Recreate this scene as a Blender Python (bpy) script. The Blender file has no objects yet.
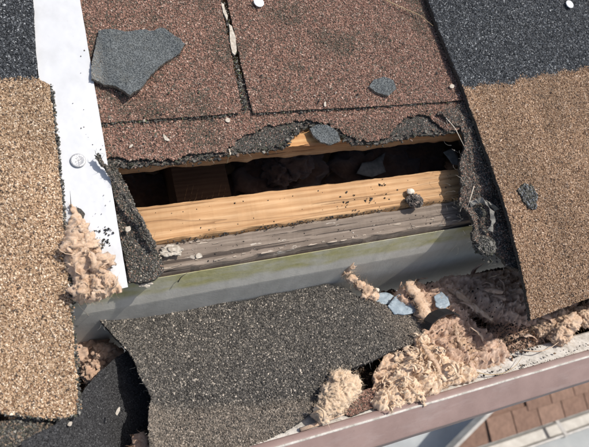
import bpy, bmesh, math, random
import numpy as np
from mathutils import Vector, Matrix, noise
from mathutils.geometry import delaunay_2d_cdt

rnd = random.Random(7)
rng = np.random.RandomState(11)
S = bpy.context.scene
COL = S.collection

# ------------------------------------------------------------------ camera
# roof frame: u along the eave, v up the slope, w out of the roof; world: x along the eave, z up
PITCH = math.radians(25)
CP, SP = math.cos(PITCH), math.sin(PITCH)
F, DIST = 586.0, 0.54                      # focal length in photo pixels, metres to the roof
ax = np.array([1506., 220., -F]); ax /= np.linalg.norm(ax)
ay = np.array([-574., 2365., -F]); ay -= ax * (ax @ ay); ay /= np.linalg.norm(ay)
an = np.cross(ax, ay)
TILT = np.array([[1, 0, 0], [0, CP, -SP], [0, SP, CP]])      # roof frame -> world
CAMR = TILT @ np.array([ax, ay, an])                          # camera axes -> world
CAMP = CAMR @ np.array([0, 0, DIST])
cam_data = bpy.data.cameras.new('camera')
cam = bpy.data.objects.new('camera', cam_data); COL.objects.link(cam)
cam_data.sensor_width = 36.0
cam_data.lens = 36.0 * F / 589.0
cam_data.clip_start = 0.02
cam_data.clip_end = 400
cam.matrix_world = Matrix([[*CAMR[0], CAMP[0]], [*CAMR[1], CAMP[1]], [*CAMR[2], CAMP[2]], [0, 0, 0, 1]])
S.camera = cam
cam_data.dof.use_dof = True; cam_data.dof.focus_distance = 0.545; cam_data.dof.aperture_fstop = 13.0

# ------------------------------------------------------------------ sky, sun, exposure
SUN = TILT @ np.array([0.46, 0.21, 0.86]); SUN /= np.linalg.norm(SUN)
world = bpy.data.worlds.new('World'); S.world = world; world.use_nodes = True
wn = world.node_tree.nodes; wl = world.node_tree.links
sky = wn.new('ShaderNodeTexSky'); sky.sky_type = 'NISHITA'; sky.sun_disc = False
sky.dust_density = 2.5; sky.ozone_density = 0.7; sky.air_density = 0.9
sky.sun_elevation = math.asin(SUN[2]); sky.sun_rotation = math.atan2(SUN[0], SUN[1])
wl.new(sky.outputs[0], wn['Background'].inputs[0]); wn['Background'].inputs[1].default_value = 0.14
sun_d = bpy.data.lights.new('sun', 'SUN'); sun_d.energy = 4.2; sun_d.angle = math.radians(0.55)
sun_d.color = (1.0, 0.95, 0.88)
sun = bpy.data.objects.new('sun', sun_d); COL.objects.link(sun)
sun.rotation_euler = Vector(SUN).to_track_quat('Z', 'Y').to_euler()
sun.location = (2, 0, 4)
S.view_settings.view_transform = 'Standard'; S.view_settings.look = 'None'
S.view_settings.gamma = 1.0; S.view_settings.use_curve_mapping = False
S.view_settings.exposure = 0.15

# ------------------------------------------------------------------ geometry helpers
def ray(px, py):
    return CAMR @ np.array([px - 294.5, 223.5 - py, -F])
def G(px, py, w=0.0):
    """photo point -> (u, v) on the roof-parallel plane at height w"""
    d = TILT.T @ ray(px, py); c = TILT.T @ CAMP
    t = (w - c[2]) / d[2]
    p = c + t * d
    return (p[0], p[1])
def GP(px, py, a, b=0.0):
    """photo point -> (x, y) on the world plane z = a + b*y"""
    d = ray(px, py); t = (a + b * CAMP[1] - CAMP[2]) / (d[2] - b * d[1])
    p = CAMP + t * d
    return (p[0], p[1])
def GY(px, py, y):
    d = ray(px, py); t = (y - CAMP[1]) / d[1]
    return CAMP + t * d
def pix(pts):
    """world points (n,3) -> photo pixels"""
    q = (np.asarray(pts) - CAMP) @ CAMR
    return 294.5 + F * q[:, 0] / -q[:, 2], 223.5 - F * q[:, 1] / -q[:, 2]
def roof(pts):
    return np.asarray(pts, float) @ TILT.T
def R3(u, v, w):
    return TILT @ np.array([u, v, w])
def nz(x, y, z=0.0, s=1.0, oct=3):
    return noise.fractal(Vector((x * s, y * s, z * s)), 1.0, 2.0, oct)

def fin(o, label=None, cat=None, group=None, kind=None):
    if label: o['label'] = label
    if cat: o['category'] = cat
    if group: o['group'] = group
    if kind: o['kind'] = kind
    return o
ORIG = {}
def link(name, me, parent=None, origin=None):
    o = bpy.data.objects.new(name, me); COL.objects.link(o)
    po = np.zeros(3)
    if parent is not None:
        o.parent = parent; po = ORIG[parent.name]
    origin = np.zeros(3) if origin is None else np.asarray(origin, float)
    o.location = tuple(origin - po)
    ORIG[o.name] = origin
    return o
def empty(name, origin, parent=None):
    o = link(name, None, parent, origin); o.empty_display_size = 0.02
    return o
def mesh(name, V, Fs, mats, parent=None, mi=None, smooth=False, colors=None):
    """one mesh object from world-space vertices; its origin is put at its base"""
    V = np.asarray(V, float)
    lo, hi = V.min(0), V.max(0)
    org = np.array([(lo[0] + hi[0]) / 2, (lo[1] + hi[1]) / 2, lo[2]])
    me = bpy.data.meshes.new(name)
    if isinstance(Fs, np.ndarray):
        nf, k = Fs.shape
        me.vertices.add(len(V)); me.vertices.foreach_set('co', (V - org).astype(np.float32).ravel())
        me.loops.add(nf * k); me.loops.foreach_set('vertex_index', Fs.astype(np.int32).ravel())
        me.polygons.add(nf); me.polygons.foreach_set('loop_start', np.arange(0, nf * k, k, dtype=np.int32))
        me.update(calc_edges=True)
    else:
        me.from_pydata((V - org).tolist(), [], Fs); me.update()
    for m in (mats if isinstance(mats, (list, tuple)) else [mats]): me.materials.append(m)
    if mi is not None: me.polygons.foreach_set('material_index', np.asarray(mi, np.int32))
    me.polygons.foreach_set('use_smooth', [smooth] * len(me.polygons))
    if colors is not None:
        at = me.color_attributes.new('Col', 'FLOAT_COLOR', 'POINT')
        c4 = np.ones((len(V), 4), np.float32); c4[:, :3] = colors
        at.data.foreach_set('color', c4.ravel())
    return link(name, me, parent, org)

def rough_outline(poly, step, amp, seed=0.0, edges=None):
    """subdivide an outline and roughen it; edges: {edge index: amplitude}"""
    out = []
    n = len(poly)
    for i in range(n):
        a = np.array(poly[i][:2]); b = np.array(poly[(i + 1) % n][:2])
        L = np.linalg.norm(b - a); k = max(1, int(L / step))
        nrm = np.array([-(b - a)[1], (b - a)[0]]) / max(L, 1e-9)
        am = amp if edges is None else edges.get(i, amp)
        for j in range(k):
            p = a + (b - a) * j / k
            d = (.65 * nz(p[0] * 1000, p[1] * 1000, seed, 0.055, 3) + .5 * nz(p[0] * 1000, p[1] * 1000, seed + 40, 0.21, 4)) * am
            if j == 0: d *= 0.3
            out.append(tuple(p + nrm * d))
    return out
def inside(poly, x, y):
    px = np.array([p[0] for p in poly]); py = np.array([p[1] for p in poly])
    c = np.zeros(np.shape(x), bool); j = len(poly) - 1
    for i in range(len(poly)):
        hit = ((py[i] > y) != (py[j] > y)) & (x < (px[j] - px[i]) * (y - py[i]) / (py[j] - py[i] + 1e-15) + px[i])
        c ^= hit; j = i
    return c
def tri_fill(outline, grid):
    o = np.array(outline); lo, hi = o.min(0), o.max(0)
    gx, gy = np.meshgrid(np.arange(lo[0] + grid / 2, hi[0], grid), np.arange(lo[1] + grid / 2, hi[1], grid))
    gx = (gx + (rng.rand(*gx.shape) - .5) * grid * .5).ravel(); gy = (gy + (rng.rand(*gy.shape) - .5) * grid * .5).ravel()
    k = inside(outline, gx, gy)
    pts = [Vector(p) for p in outline] + [Vector((a, b)) for a, b in zip(gx[k], gy[k])]
    n = len(outline)
    v, e, f, _, _, _ = delaunay_2d_cdt(pts, [(i, (i + 1) % n) for i in range(n)], [], 1, 1e-7)
    return np.array([(p.x, p.y) for p in v]), np.array(f, int)
def slab(outline, grid, top, thick, tf=None):
    """solid sheet over an outline: top(x, y) gives the height, tf maps (x, y, h) rows to world.
    returns V, F, material index (0 top, 1 rim and underside), and the top's verts and tris"""
    p2, f = tri_fill(outline, grid)
    h = np.array([top(x, y) for x, y in p2])
    th = np.array([thick(x, y) for x, y in p2]) if callable(thick) else np.full(len(p2), thick)
    # orientation up
    a, b, c = p2[f[:, 0]], p2[f[:, 1]], p2[f[:, 2]]
    ar = (b[:, 0] - a[:, 0]) * (c[:, 1] - a[:, 1]) - (b[:, 1] - a[:, 1]) * (c[:, 0] - a[:, 0])
    f[ar < 0] = f[ar < 0][:, ::-1]
    T = np.c_[p2, h]; B = np.c_[p2, h - th]
    if tf is not None: T = tf(T); B = tf(B)
    n = len(p2)
    cnt = {}
    for t in f:
        for i in range(3):
            e = (t[i], t[(i + 1) % 3]); cnt[e] = 1
    rim = [e for e in cnt if (e[1], e[0]) not in cnt]
    side = []
    for (i, j) in rim: side += [(j, i, i + n), (j, i + n, j + n)]
    Fa = np.vstack([f, f[:, ::-1] + n, np.array(side, int).reshape(-1, 3)])
    mi = np.r_[np.zeros(len(f)), np.ones(len(f) + len(side))]
    return np.vstack([T, B]), Fa, mi, T, f

OCT_V = np.array([(1, 0, 0), (-1, 0, 0), (0, 1, 0), (0, -1, 0), (0, 0, 1), (0, 0, -1)], float)
OCT_F = np.array([(0, 2, 4), (2, 1, 4), (1, 3, 4), (3, 0, 4), (2, 0, 5), (1, 2, 5), (3, 1, 5), (0, 3, 5)])
def rots(n):
    q = rng.randn(n, 4); q /= np.linalg.norm(q, axis=1)[:, None]
    w, x, y, z = q.T
    return np.stack([np.stack([1 - 2 * (y * y + z * z), 2 * (x * y - z * w), 2 * (x * z + y * w)], 1),
                     np.stack([2 * (x * y + z * w), 1 - 2 * (x * x + z * z), 2 * (y * z - x * w)], 1),
                     np.stack([2 * (x * z - y * w), 2 * (y * z + x * w), 1 - 2 * (x * x + y * y)], 1)], 1)
def grains(C, r, cols, jit=0.25):
    """octahedral mineral grains at centres C: verts, tris, colours"""
    n = len(C)
    s = r[:, None] * (0.8 + 0.55 * rng.rand(n, 3))
    base = OCT_V[None] * s[:, None, :] + (rng.rand(n, 6, 3) - .5) * r[:, None, None] * 0.5
    V = np.einsum('nij,nkj->nki', rots(n), base) + C[:, None, :]
    Fs = OCT_F[None] + (np.arange(n) * 6)[:, None, None]
    c = np.clip(cols * (1 + jit * (rng.rand(n, 1) - .5) * 2), 0, 1)
    return V.reshape(-1, 3), Fs.reshape(-1, 3), np.repeat(c, 6, axis=0)
def scatter(T, f, dens, margin=70, keep=None):
    """random points on a triangulated sheet (dens per mm2), only where the photograph can see them"""
    a, b, c = T[f[:, 0]], T[f[:, 1]], T[f[:, 2]]
    nr = np.cross(b - a, c - a); A = np.linalg.norm(nr, axis=1) / 2
    n = int(A.sum() * 1e6 * dens)
    idx = np.searchsorted(np.cumsum(A) / A.sum(), rng.rand(n)); idx = np.clip(idx, 0, len(f) - 1)
    r1 = np.sqrt(rng.rand(n)); r2 = rng.rand(n)
    P = a[idx] * (1 - r1)[:, None] + b[idx] * (r1 * (1 - r2))[:, None] + c[idx] * (r1 * r2)[:, None]
    N = nr[idx] / (2 * A[idx])[:, None]
    x, y = pix(P)
    k = (x > -margin) & (x < 589 + margin) & (y > -margin) & (y < 447 + margin)
    if keep is not None: k &= keep(x, y, P)
    return P[k], N[k]
def palette(n, cols, wts):
    w = np.array(wts, float); w /= w.sum()
    return np.array(cols)[rng.choice(len(cols), n, p=w)]
def add_granules(parent, T, f, dens, rad, cols, wts, name='granules', keep=None, mod=None, mat=None):
    P, N = scatter(T, f, dens, keep=keep)
    r = rad * np.exp(rng.randn(len(P)) * 0.22)
    c = palette(len(P), cols, wts)
    if mod is not None: c = mod(P, c)
    V, Fs, cc = grains(P + N * (r * 0.25)[:, None], r, c)
    o = mesh(name, V, Fs, mat or M['grain'], parent, colors=cc)
    o['kind'] = 'stuff'
    return o

def tube(pts, r, sides=4, taper=True):
    pts = np.asarray(pts, float); n = len(pts)
    V = []; Fs = []
    for i in range(n):
        d = pts[min(i + 1, n - 1)] - pts[max(i - 1, 0)]; d = d / (np.linalg.norm(d) + 1e-12)
        a = np.cross(d, [0.31, 0.52, 0.79]); a /= np.linalg.norm(a) + 1e-12; b = np.cross(d, a)
        rr = r * ((1 - 0.75 * i / (n - 1)) if taper else 1)
        for k in range(sides):
            t = 2 * math.pi * k / sides
            V.append(pts[i] + rr * (math.cos(t) * a + math.sin(t) * b))
    for i in range(n - 1):
        for k in range(sides):
            j = (k + 1) % sides
            Fs += [(i * sides + k, i * sides + j, (i + 1) * sides + j), (i * sides + k, (i + 1) * sides + j, (i + 1) * sides + k)]
    for k in range(1, sides - 1):
        Fs += [(0, k + 1, k), ((n - 1) * sides, (n - 1) * sides + k, (n - 1) * sides + k + 1)]
    return np.array(V), np.array(Fs, int)
class Joiner:
    def __init__(s): s.V = []; s.F = []; s.C = []; s.n = 0
    def add(s, V, Fs, c=None):
        s.V.append(np.asarray(V)); s.F.append(np.asarray(Fs) + s.n); s.n += len(V)
        if c is not None: s.C.append(np.broadcast_to(np.asarray(c), (len(V), 3)))
    def build(s, name, mat, parent=None, smooth=False):
        return mesh(name, np.vstack(s.V), np.vstack(s.F), mat, parent, smooth=smooth, colors=np.vstack(s.C) if s.C else None)
def strand(p, d, L, wig, segs=7, curl=1.0):
    p = np.array(p, float); d = np.array(d, float); out = [p.copy()]
    d /= np.linalg.norm(d) + 1e-12
    bend = rng.randn(3) * curl
    for i in range(segs):
        d = d + bend * 0.25 + rng.randn(3) * wig; d /= np.linalg.norm(d)
        p = p + d * L / segs; out.append(p.copy())
    return out
def box_obj(name, lo, hi, mat, parent=None, tf=None, bev=0.0, sub=1):
    bm = bmesh.new(); bmesh.ops.create_cube(bm, size=1)
    lo = np.array(lo); hi = np.array(hi)
    for v in bm.verts: v.co = Vector((lo + hi) / 2 + np.array(v.co) * (hi - lo))
    if bev: bmesh.ops.bevel(bm, geom=bm.edges[:], offset=bev, segments=2, affect='EDGES')
    bmesh.ops.triangulate(bm, faces=bm.faces[:])
    V = np.array([v.co for v in bm.verts]); bm.verts.index_update()
    Fs = [[v.index for v in f.verts] for f in bm.faces]; bm.free()
    if tf is not None: V = tf(V)
    return mesh(name, V, Fs, mat, parent)

# ------------------------------------------------------------------ materials
M = {}
class NT:
    def __init__(s, name, rough=0.8, spec=0.3):
        s.m = bpy.data.materials.new(name); s.m.use_nodes = True
        s.t = s.m.node_tree; s.b = s.t.nodes['Principled BSDF']
        s.b.inputs['Roughness'].default_value = rough
        s.b.inputs['Specular IOR Level'].default_value = spec
        s.co = s.t.nodes.new('ShaderNodeTexCoord').outputs['Object']
        M[name] = s.m
    def n(s, kind, **kw):
        nd = s.t.nodes.new('ShaderNode' + kind)
        for k, v in kw.items():
            if k in nd.inputs: nd.inputs[k].default_value = v
            else: setattr(nd, k, v)
        return nd
    def l(s, a, b): s.t.links.new(a, b)
    def mapv(s, scale, rot=(0, 0, 0)):
        mp = s.n('Mapping'); mp.inputs['Scale'].default_value = scale; mp.inputs['Rotation'].default_value = rot
        s.l(s.co, mp.inputs['Vector']); return mp.outputs[0]
    def noise(s, scale, detail=4, rough=.55, vec=None, dist=0.0):
        nd = s.n('TexNoise'); nd.inputs['Scale'].default_value = scale; nd.inputs['Detail'].default_value = detail
        nd.inputs['Roughness'].default_value = rough; nd.inputs['Distortion'].default_value = dist
        s.l(vec if vec is not None else s.co, nd.inputs['Vector']); return nd.outputs['Fac']
    def ramp(s, fac, stops, interp='LINEAR'):
        r = s.n('ValToRGB'); e = r.color_ramp.elements; r.color_ramp.interpolation = interp
        while len(e) < len(stops): e.new(0.5)
        for el, (p, c) in zip(e, stops):
            el.position = p; el.color = (*c, 1) if len(c) == 3 else c
        s.l(fac, r.inputs[0]); return r.outputs[0]
    def mix(s, fac, a, b):
        m = s.n('Mix', data_type='RGBA')
        for sock, val in ((m.inputs[0], fac), (m.inputs[6], a), (m.inputs[7], b)):
            if isinstance(val, (int, float)): sock.default_value = val
            elif isinstance(val, tuple): sock.default_value = (*val, 1)
            else: s.l(val, sock)
        return m.outputs[2]
    def math(s, op, a, b=None):
        m = s.n('Math', operation=op)
        for sock, val in ((m.inputs[0], a), (m.inputs[1], b)):
            if val is None: continue
            if isinstance(val, (int, float)): sock.default_value = val
            else: s.l(val, sock)
        return m.outputs[0]
    def col(s, c):
        if isinstance(c, tuple): s.b.inputs['Base Color'].default_value = (*c, 1)
        else: s.l(c, s.b.inputs['Base Color'])
    def bump(s, h, dist=0.001, strength=1.0):
        bp = s.n('Bump'); bp.inputs['Distance'].default_value = dist; bp.inputs['Strength'].default_value = strength
        s.l(h, bp.inputs['Height']); s.l(bp.outputs[0], s.b.inputs['Normal'])
def BW(v): return (v, v, v)

# mineral grains carry their own colour per grain
t = NT('grain', 0.75, 0.35)
at = t.n('VertexColor', layer_name='Col'); t.col(at.outputs[0])
t = NT('wet_grain', 0.5, 0.4)
at = t.n('VertexColor', layer_name='Col'); t.col(at.outputs[0])
# asphalt sheet under the grains
def sheet(name, cols, gs=1300.0):
    t = NT(name, 0.9, 0.2)
    vo = t.n('TexVoronoi', feature='F1'); vo.inputs['Scale'].default_value = gs; t.l(t.co, vo.inputs['Vector'])
    sep = t.n('SeparateColor'); t.l(vo.outputs['Color'], sep.inputs[0])
    c = t.ramp(sep.outputs[0], [(i / len(cols), q) for i, q in enumerate(cols)], 'CONSTANT')
    big = t.ramp(t.noise(60, 4), [(0.3, BW(0.55)), (0.7, BW(1.0))])
    m = t.n('Mix', data_type='RGBA', blend_type='MULTIPLY'); m.inputs[0].default_value = 0.6
    t.l(c, m.inputs[6]); t.l(big, m.inputs[7]); t.col(m.outputs[2])
    t.bump(vo.outputs['Distance'], 0.0006, 1.0)
TAN = [(.50, .37, .25), (.34, .225, .135), (.20, .115, .065), (.66, .54, .41), (.085, .06, .045), (.42, .29, .18)]
TANW = [3.2, 3.2, 2.2, 1.4, 1.0, 3.0]
BLK = [(.030, .033, .037), (.058, .063, .069), (.12, .128, .135), (.30, .31, .31), (.019, .021, .023)]
BLKW = [3.5, 3.2, 2.0, 0.55, 2]
BRN = [(.28, .158, .116), (.19, .105, .076), (.35, .215, .163), (.092, .062, .049), (.43, .325, .26), (.11, .10, .075)]
BRNW = [3.4, 3.0, 2.2, 1.9, 0.8, 1.4]
GRY = [(.074, .068, .060), (.116, .106, .092), (.042, .039, .035), (.195, .173, .143), (.40, .35, .29)]
GRYW = [3, 2.6, 2.6, 1.5, 0.5]
CRUST = [(.042, .040, .036), (.080, .076, .067), (.13, .125, .108), (.22, .205, .178), (.066, .068, .047)]
CRUSTW = [3, 3, 2, 1.0, 1.5]
sheet('tan_sheet', [TAN[2], TAN[1], TAN[4], TAN[5]])
sheet('black_sheet', [BLK[0], BLK[1], BLK[4]])
sheet('brown_sheet', [BRN[1], BRN[3], BRN[0], BRN[5]])
sheet('grey_sheet', [GRY[0], GRY[2], GRY[1]])
t = NT('asphalt', 0.85, 0.25)
t.col(t.ramp(t.noise(700, 5), [(0.3, (.024, .022, .020)), (0.55, (.060, .056, .049)), (0.75, (.14, .128, .110))]))
t.bump(t.noise(900, 4), 0.0008)
t = NT('chip_edge', 0.9, 0.2); t.col(t.ramp(t.noise(600, 4), [(0.35, (.06, .055, .048)), (0.65, (.21, .185, .15))])); t.bump(t.noise(900, 4), .0006)
t = NT('felt', 0.92, 0.15)          # underside of a shingle: fine black sand on bitumen
t.col(t.ramp(t.noise(1500, 3), [(0.35, (.024, .024, .025)), (0.6, (.055, .055, .056)), (0.75, (.12, .12, .12))]))
t.bump(t.noise(1400, 3), 0.0005)
t = NT('slate_chip', 0.7, 0.3)
base = t.ramp(t.noise(420, 6, .7), [(0.3, (.085, .096, .10)), (0.55, (.125, .138, .14)), (0.75, (.18, .19, .188))])
t.col(t.mix(t.ramp(t.noise(90, 3), [(0.5, BW(0)), (0.7, BW(1))]), base, (.10, .105, .098)))
t.bump(t.noise(1100, 5), 0.0006)
# painted sheet metal
t = NT('white_metal', 0.32, 0.5)
d = t.ramp(t.noise(260, 6, .65), [(0.62, BW(0)), (0.78, BW(1))])
t.col(t.mix(t.math('ADD', t.math('MULTIPLY', d, 0.3), t.math('MULTIPLY', t.ramp(t.noise(38, 5, .6), [(0.5, BW(0)), (0.8, BW(1))]), 0.35)), (.52, .53, .54), (.30, .30, .30)))
t.bump(t.noise(24, 3), 0.004, 0.5)
t = NT('screw_metal', 0.4, 0.5); t.b.inputs['Metallic'].default_value = 0.35
t.col(t.ramp(t.noise(500, 4), [(0.35, BW(.36)), (0.7, BW(.52))])); t.bump(t.noise(900, 3), 0.0003)
t = NT('nail_metal', 0.3, 0.5); t.col((.86, .87, .88))
# gutter paint, with algae where the water drips in and grime
t = NT('gutter_back', 0.5, 0.4)
sp = t.n('SeparateXYZ'); t.l(t.co, sp.inputs[0])
grey = t.ramp(t.noise(55, 5), [(0.3, (.43, .415, .365)), (0.7, (.55, .53, .47))])
fleck = t.ramp(t.noise(700, 3, .7), [(0.62, BW(0)), (0.72, BW(1))])
grey = t.mix(t.math('MULTIPLY', fleck, 0.4), grey, (.34, .33, .30))
hgt = t.math('ADD', sp.outputs[2], t.math('MULTIPLY', t.math('SUBTRACT', t.noise(40, 5), 0.5), 0.012))
alg = t.n('MapRange'); alg.inputs[1].default_value = 0.099; alg.inputs[2].default_value = 0.105
t.l(hgt, alg.inputs[0])
patch = t.ramp(t.noise(28, 4, vec=t.mapv((1, 2, 3))), [(0.28, BW(0.12)), (0.62, BW(0.95))])
green = t.ramp(t.noise(160, 4), [(0.3, (.30, .285, .12)), (0.7, (.42, .39, .19))])
c = t.mix(t.math('MULTIPLY', alg.outputs[0], patch), grey, green)
streak = t.ramp(t.noise(30, 4, vec=t.mapv((5, 1, .4))), [(0.52, BW(0)), (0.75, BW(1))])
t.col(t.mix(t.math('MULTIPLY', streak, 0.12), c, (.09, .085, .075)))
t.bump(t.noise(420, 4), 0.0003, 0.5)
t = NT('gutter_paint', 0.55, 0.4)
c = t.ramp(t.noise(45, 5), [(0.3, (.215, .148, .130)), (0.7, (.27, .19, .168))])
d = t.ramp(t.noise(420, 5, .7), [(0.60, BW(0)), (0.74, BW(1))])
w2 = t.ramp(t.noise(60, 6, .7, vec=t.mapv((.25, 1, 1))), [(0.5, BW(0)), (0.72, BW(1))])
c = t.mix(t.math('MULTIPLY', w2, 0.4), c, (.36, .31, .29))
t.col(t.mix(t.math('MULTIPLY', d, 0.45), c, (.10, .075, .065))); t.bump(t.noise(300, 3), 0.0002, 0.4)
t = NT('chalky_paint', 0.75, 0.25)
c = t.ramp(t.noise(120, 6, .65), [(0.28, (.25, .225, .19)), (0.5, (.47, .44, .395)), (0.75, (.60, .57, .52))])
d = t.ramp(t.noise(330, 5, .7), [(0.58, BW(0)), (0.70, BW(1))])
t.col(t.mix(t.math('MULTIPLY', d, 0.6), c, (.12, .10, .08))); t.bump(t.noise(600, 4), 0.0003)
t = NT('hem_shadow_paint', 0.5, 0.4)
t.col(t.ramp(t.noise(60, 4), [(0.3, (.085, .06, .05)), (0.7, (.13, .09, .075))]))
# timber
def timber(name, cols, rough, ring=26.0, crack=0.5, ys=1.0, fleck=None, gb=0.0004, lines=0.0):
    t = NT(name, rough, 0.25)
    v = t.mapv((2.2, 60 * ys, 60 * ys))
    warp = t.noise(3.0, 3, vec=t.mapv((4, 9, 9)))
    wv = t.n('TexWave', wave_type='BANDS', bands_direction='Y', wave_profile='SIN')
    wv.inputs['Scale'].default_value = ring; wv.inputs['Distortion'].default_value = 4.0
    wv.inputs['Detail'].default_value = 2.5; wv.inputs['Detail Scale'].default_value = 1.2
    t.l(t.mapv((0.10, 1.6, 1.6)), wv.inputs['Vector'])
    fine = t.noise(7, 7, .62, vec=v)
    g = t.math('ADD', t.math('MULTIPLY', wv.outputs['Fac'], 0.16), t.math('MULTIPLY', fine, 0.84))
    c = t.ramp(g, [(0.22, cols[0]), (0.48, cols[1]), (0.72, cols[2])])
    ck = t.ramp(t.noise(3.2, 3, .55, vec=t.mapv((1.0, 70 * ys, 70 * ys))), [(0.365, BW(1)), (0.39, BW(0))])
    c = t.mix(t.math('MULTIPLY', ck, crack), c, cols[3])
    if lines:
        ln = t.math('FRACT', t.math('MULTIPLY', t.noise(1.6, 2, .4, vec=t.mapv((1.4, 26, 26))), 7.0))
        lk = t.ramp(ln, [(0.0, BW(1)), (0.05, BW(.5)), (0.09, BW(0))])
        c = t.mix(t.math('MULTIPLY', lk, lines), c, cols[3])
    if fleck:
        fl = t.ramp(t.noise(26, 6, .65, vec=t.mapv((1.1, 3.2, 3.2))), [(fleck[0], BW(0)), (fleck[0] + .03, BW(1))])
        c = t.mix(fl, c, fleck[1])
    blot = t.ramp(t.noise(30, 4), [(0.35, BW(0.78)), (0.65, BW(1))])
    m = t.n('Mix', data_type='RGBA', blend_type='MULTIPLY'); m.inputs[0].default_value = 0.8
    t.l(c, m.inputs[6]); t.l(blot, m.inputs[7]); t.col(m.outputs[2])
    h = t.math('SUBTRACT', fine, t.math('MULTIPLY', ck, 0.9)); t.bump(h, gb, 0.9)
timber('pine', [(.32, .165, .070), (.46, .268, .128), (.56, .36, .195), (.11, .05, .02)], 0.75, 30, .5, lines=.55)
timber('cut_edge', [(.21, .088, .038), (.33, .165, .075), (.44, .25, .125), (.07, .03, .015)], 0.85, 34, .8)
timber('deck_pine', [(.34, .155, .06), (.48, .25, .10), (.60, .37, .17), (.10, .045, .02)], 0.75, 34, .8)
timber('grey_wood', [(.12, .092, .070), (.19, .150, .118), (.28, .228, .182), (.04, .03, .025)], 0.85, 30, .8, 1.3,
       (0.63, (.42, .37, .31)), 0.0006)
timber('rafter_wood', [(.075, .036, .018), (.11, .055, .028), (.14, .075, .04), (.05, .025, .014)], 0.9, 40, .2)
# fibre wool and the like
def wool(name, a, b, c, dirt=(.07, .045, .03), da=0.55):
    t = NT(name, 0.95, 0.1)
    t.b.inputs['Sheen Weight'].default_value = 0.25; t.b.inputs['Sheen Roughness'].default_value = 0.6
    t.b.inputs['Subsurface Weight'].default_value = 0.12; t.b.inputs['Subsurface Radius'].default_value = (1.0, .6, .35)
    t.b.inputs['Subsurface Scale'].default_value = 0.003
    f1 = t.noise(95, 6, .65, dist=1.2)
    cc = t.ramp(f1, [(0.3, a), (0.5, b), (0.7, c)])
    dd = t.ramp(t.noise(230, 5, .7), [(0.56, BW(0)), (0.70, BW(1))])
    t.col(t.mix(t.math('MULTIPLY', dd, da), cc, dirt))
    t.bump(t.noise(480, 6, .72, dist=2.5), 0.0010, 0.7)
wool('buff_wool', (.45, .295, .19), (.58, .41, .28), (.69, .53, .395), da=0.5)
wool('pale_wool', (.50, .35, .22), (.63, .47, .32), (.72, .57, .42), da=0.35)
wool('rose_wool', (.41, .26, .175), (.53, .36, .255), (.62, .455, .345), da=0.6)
wool('shaded_wool', (.07, .034, .02), (.115, .058, .034), (.17, .092, .056), da=0.6)  # wool colour lowered to carry the shade inside the hole
wool('shred_wool', (.56, .385, .245), (.70, .515, .355), (.79, .64, .485), da=0.32)
t = NT('soil', 0.95, 0.15)
t.col(t.ramp(t.noise(240, 6, .7), [(0.3, (.018, .012, .009)), (0.55, (.05, .033, .022)), (0.75, (.11, .075, .05))])); t.bump(t.noise(500, 5), 0.002)
t = NT('straw', 0.8, 0.2); t.col((.36, .27, .16))
t = NT('pale_fibre', 0.8, 0.2); t.col((.62, .55, .45))
t = NT('dark_fibre', 0.9, 0.15); t.col((.07, .066, .058))
t = NT('paint_flake', 0.7, 0.3); t.col(t.ramp(t.noise(300, 4), [(0.35, (.28, .24, .19)), (0.65, (.50, .455, .385))]))
t = NT('blue_plastic', 0.5, 0.4); t.col(t.ramp(t.noise(220, 5), [(0.35, (.20, .25, .29)), (0.65, (.30, .36, .40))])); t.bump(t.noise(200, 3), .0008, .5)
t = NT('black_strap', 0.55, 0.35); t.col((.012, .011, .011)); t.bump(t.noise(700, 3), .0004)
t = NT('grey_paper', 0.85, 0.2); t.col(t.ramp(t.noise(150, 5), [(0.35, (.15, .145, .13)), (0.7, (.27, .255, .225))]))
t = NT('plain_timber', 0.85, 0.2); t.col(t.ramp(t.noise(14, 4), [(0.3, (.10, .065, .04)), (0.7, (.17, .11, .07))]))
t = NT('render_wall', 0.9, 0.2); t.col(t.ramp(t.noise(6, 5), [(0.3, (.45, .42, .37)), (0.7, (.55, .52, .47))])); t.bump(t.noise(90, 4), .003)
t = NT('soffit_paint', 0.7, 0.3); t.col(t.ramp(t.noise(9, 4), [(0.3, BW(.55)), (0.7, BW(.66))]))
t = NT('concrete', 0.9, 0.2)
t.col(t.ramp(t.noise(2.5, 7, .65), [(0.3, (.26, .27, .27)), (0.55, (.33, .345, .345)), (0.75, (.40, .41, .40))])); t.bump(t.noise(120, 5), .003)
t = NT('joint', 0.9, 0.2); t.col((.06, .065, .07))
t = NT('terracotta', 0.85, 0.25)
oi = t.n('ObjectInfo')
c = t.ramp(oi.outputs['Random'], [(0.0, (.20, .122, .088)), (0.5, (.23, .142, .102)), (1.0, (.26, .165, .120))])
d = t.ramp(t.noise(30, 6, .7), [(0.35, BW(.6)), (0.65, BW(1))])
m = t.n('Mix', data_type='RGBA', blend_type='MULTIPLY'); m.inputs[0].default_value = 0.8
t.l(c, m.inputs[6]); t.l(d, m.inputs[7]); t.col(m.outputs[2]); t.bump(t.noise(350, 4), .002)
t = NT('trim_white', 0.45, 0.4); t.col(t.ramp(t.noise(20, 5), [(0.3, (.27, .25, .22)), (0.65, (.40, .38, .345))]))

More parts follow.
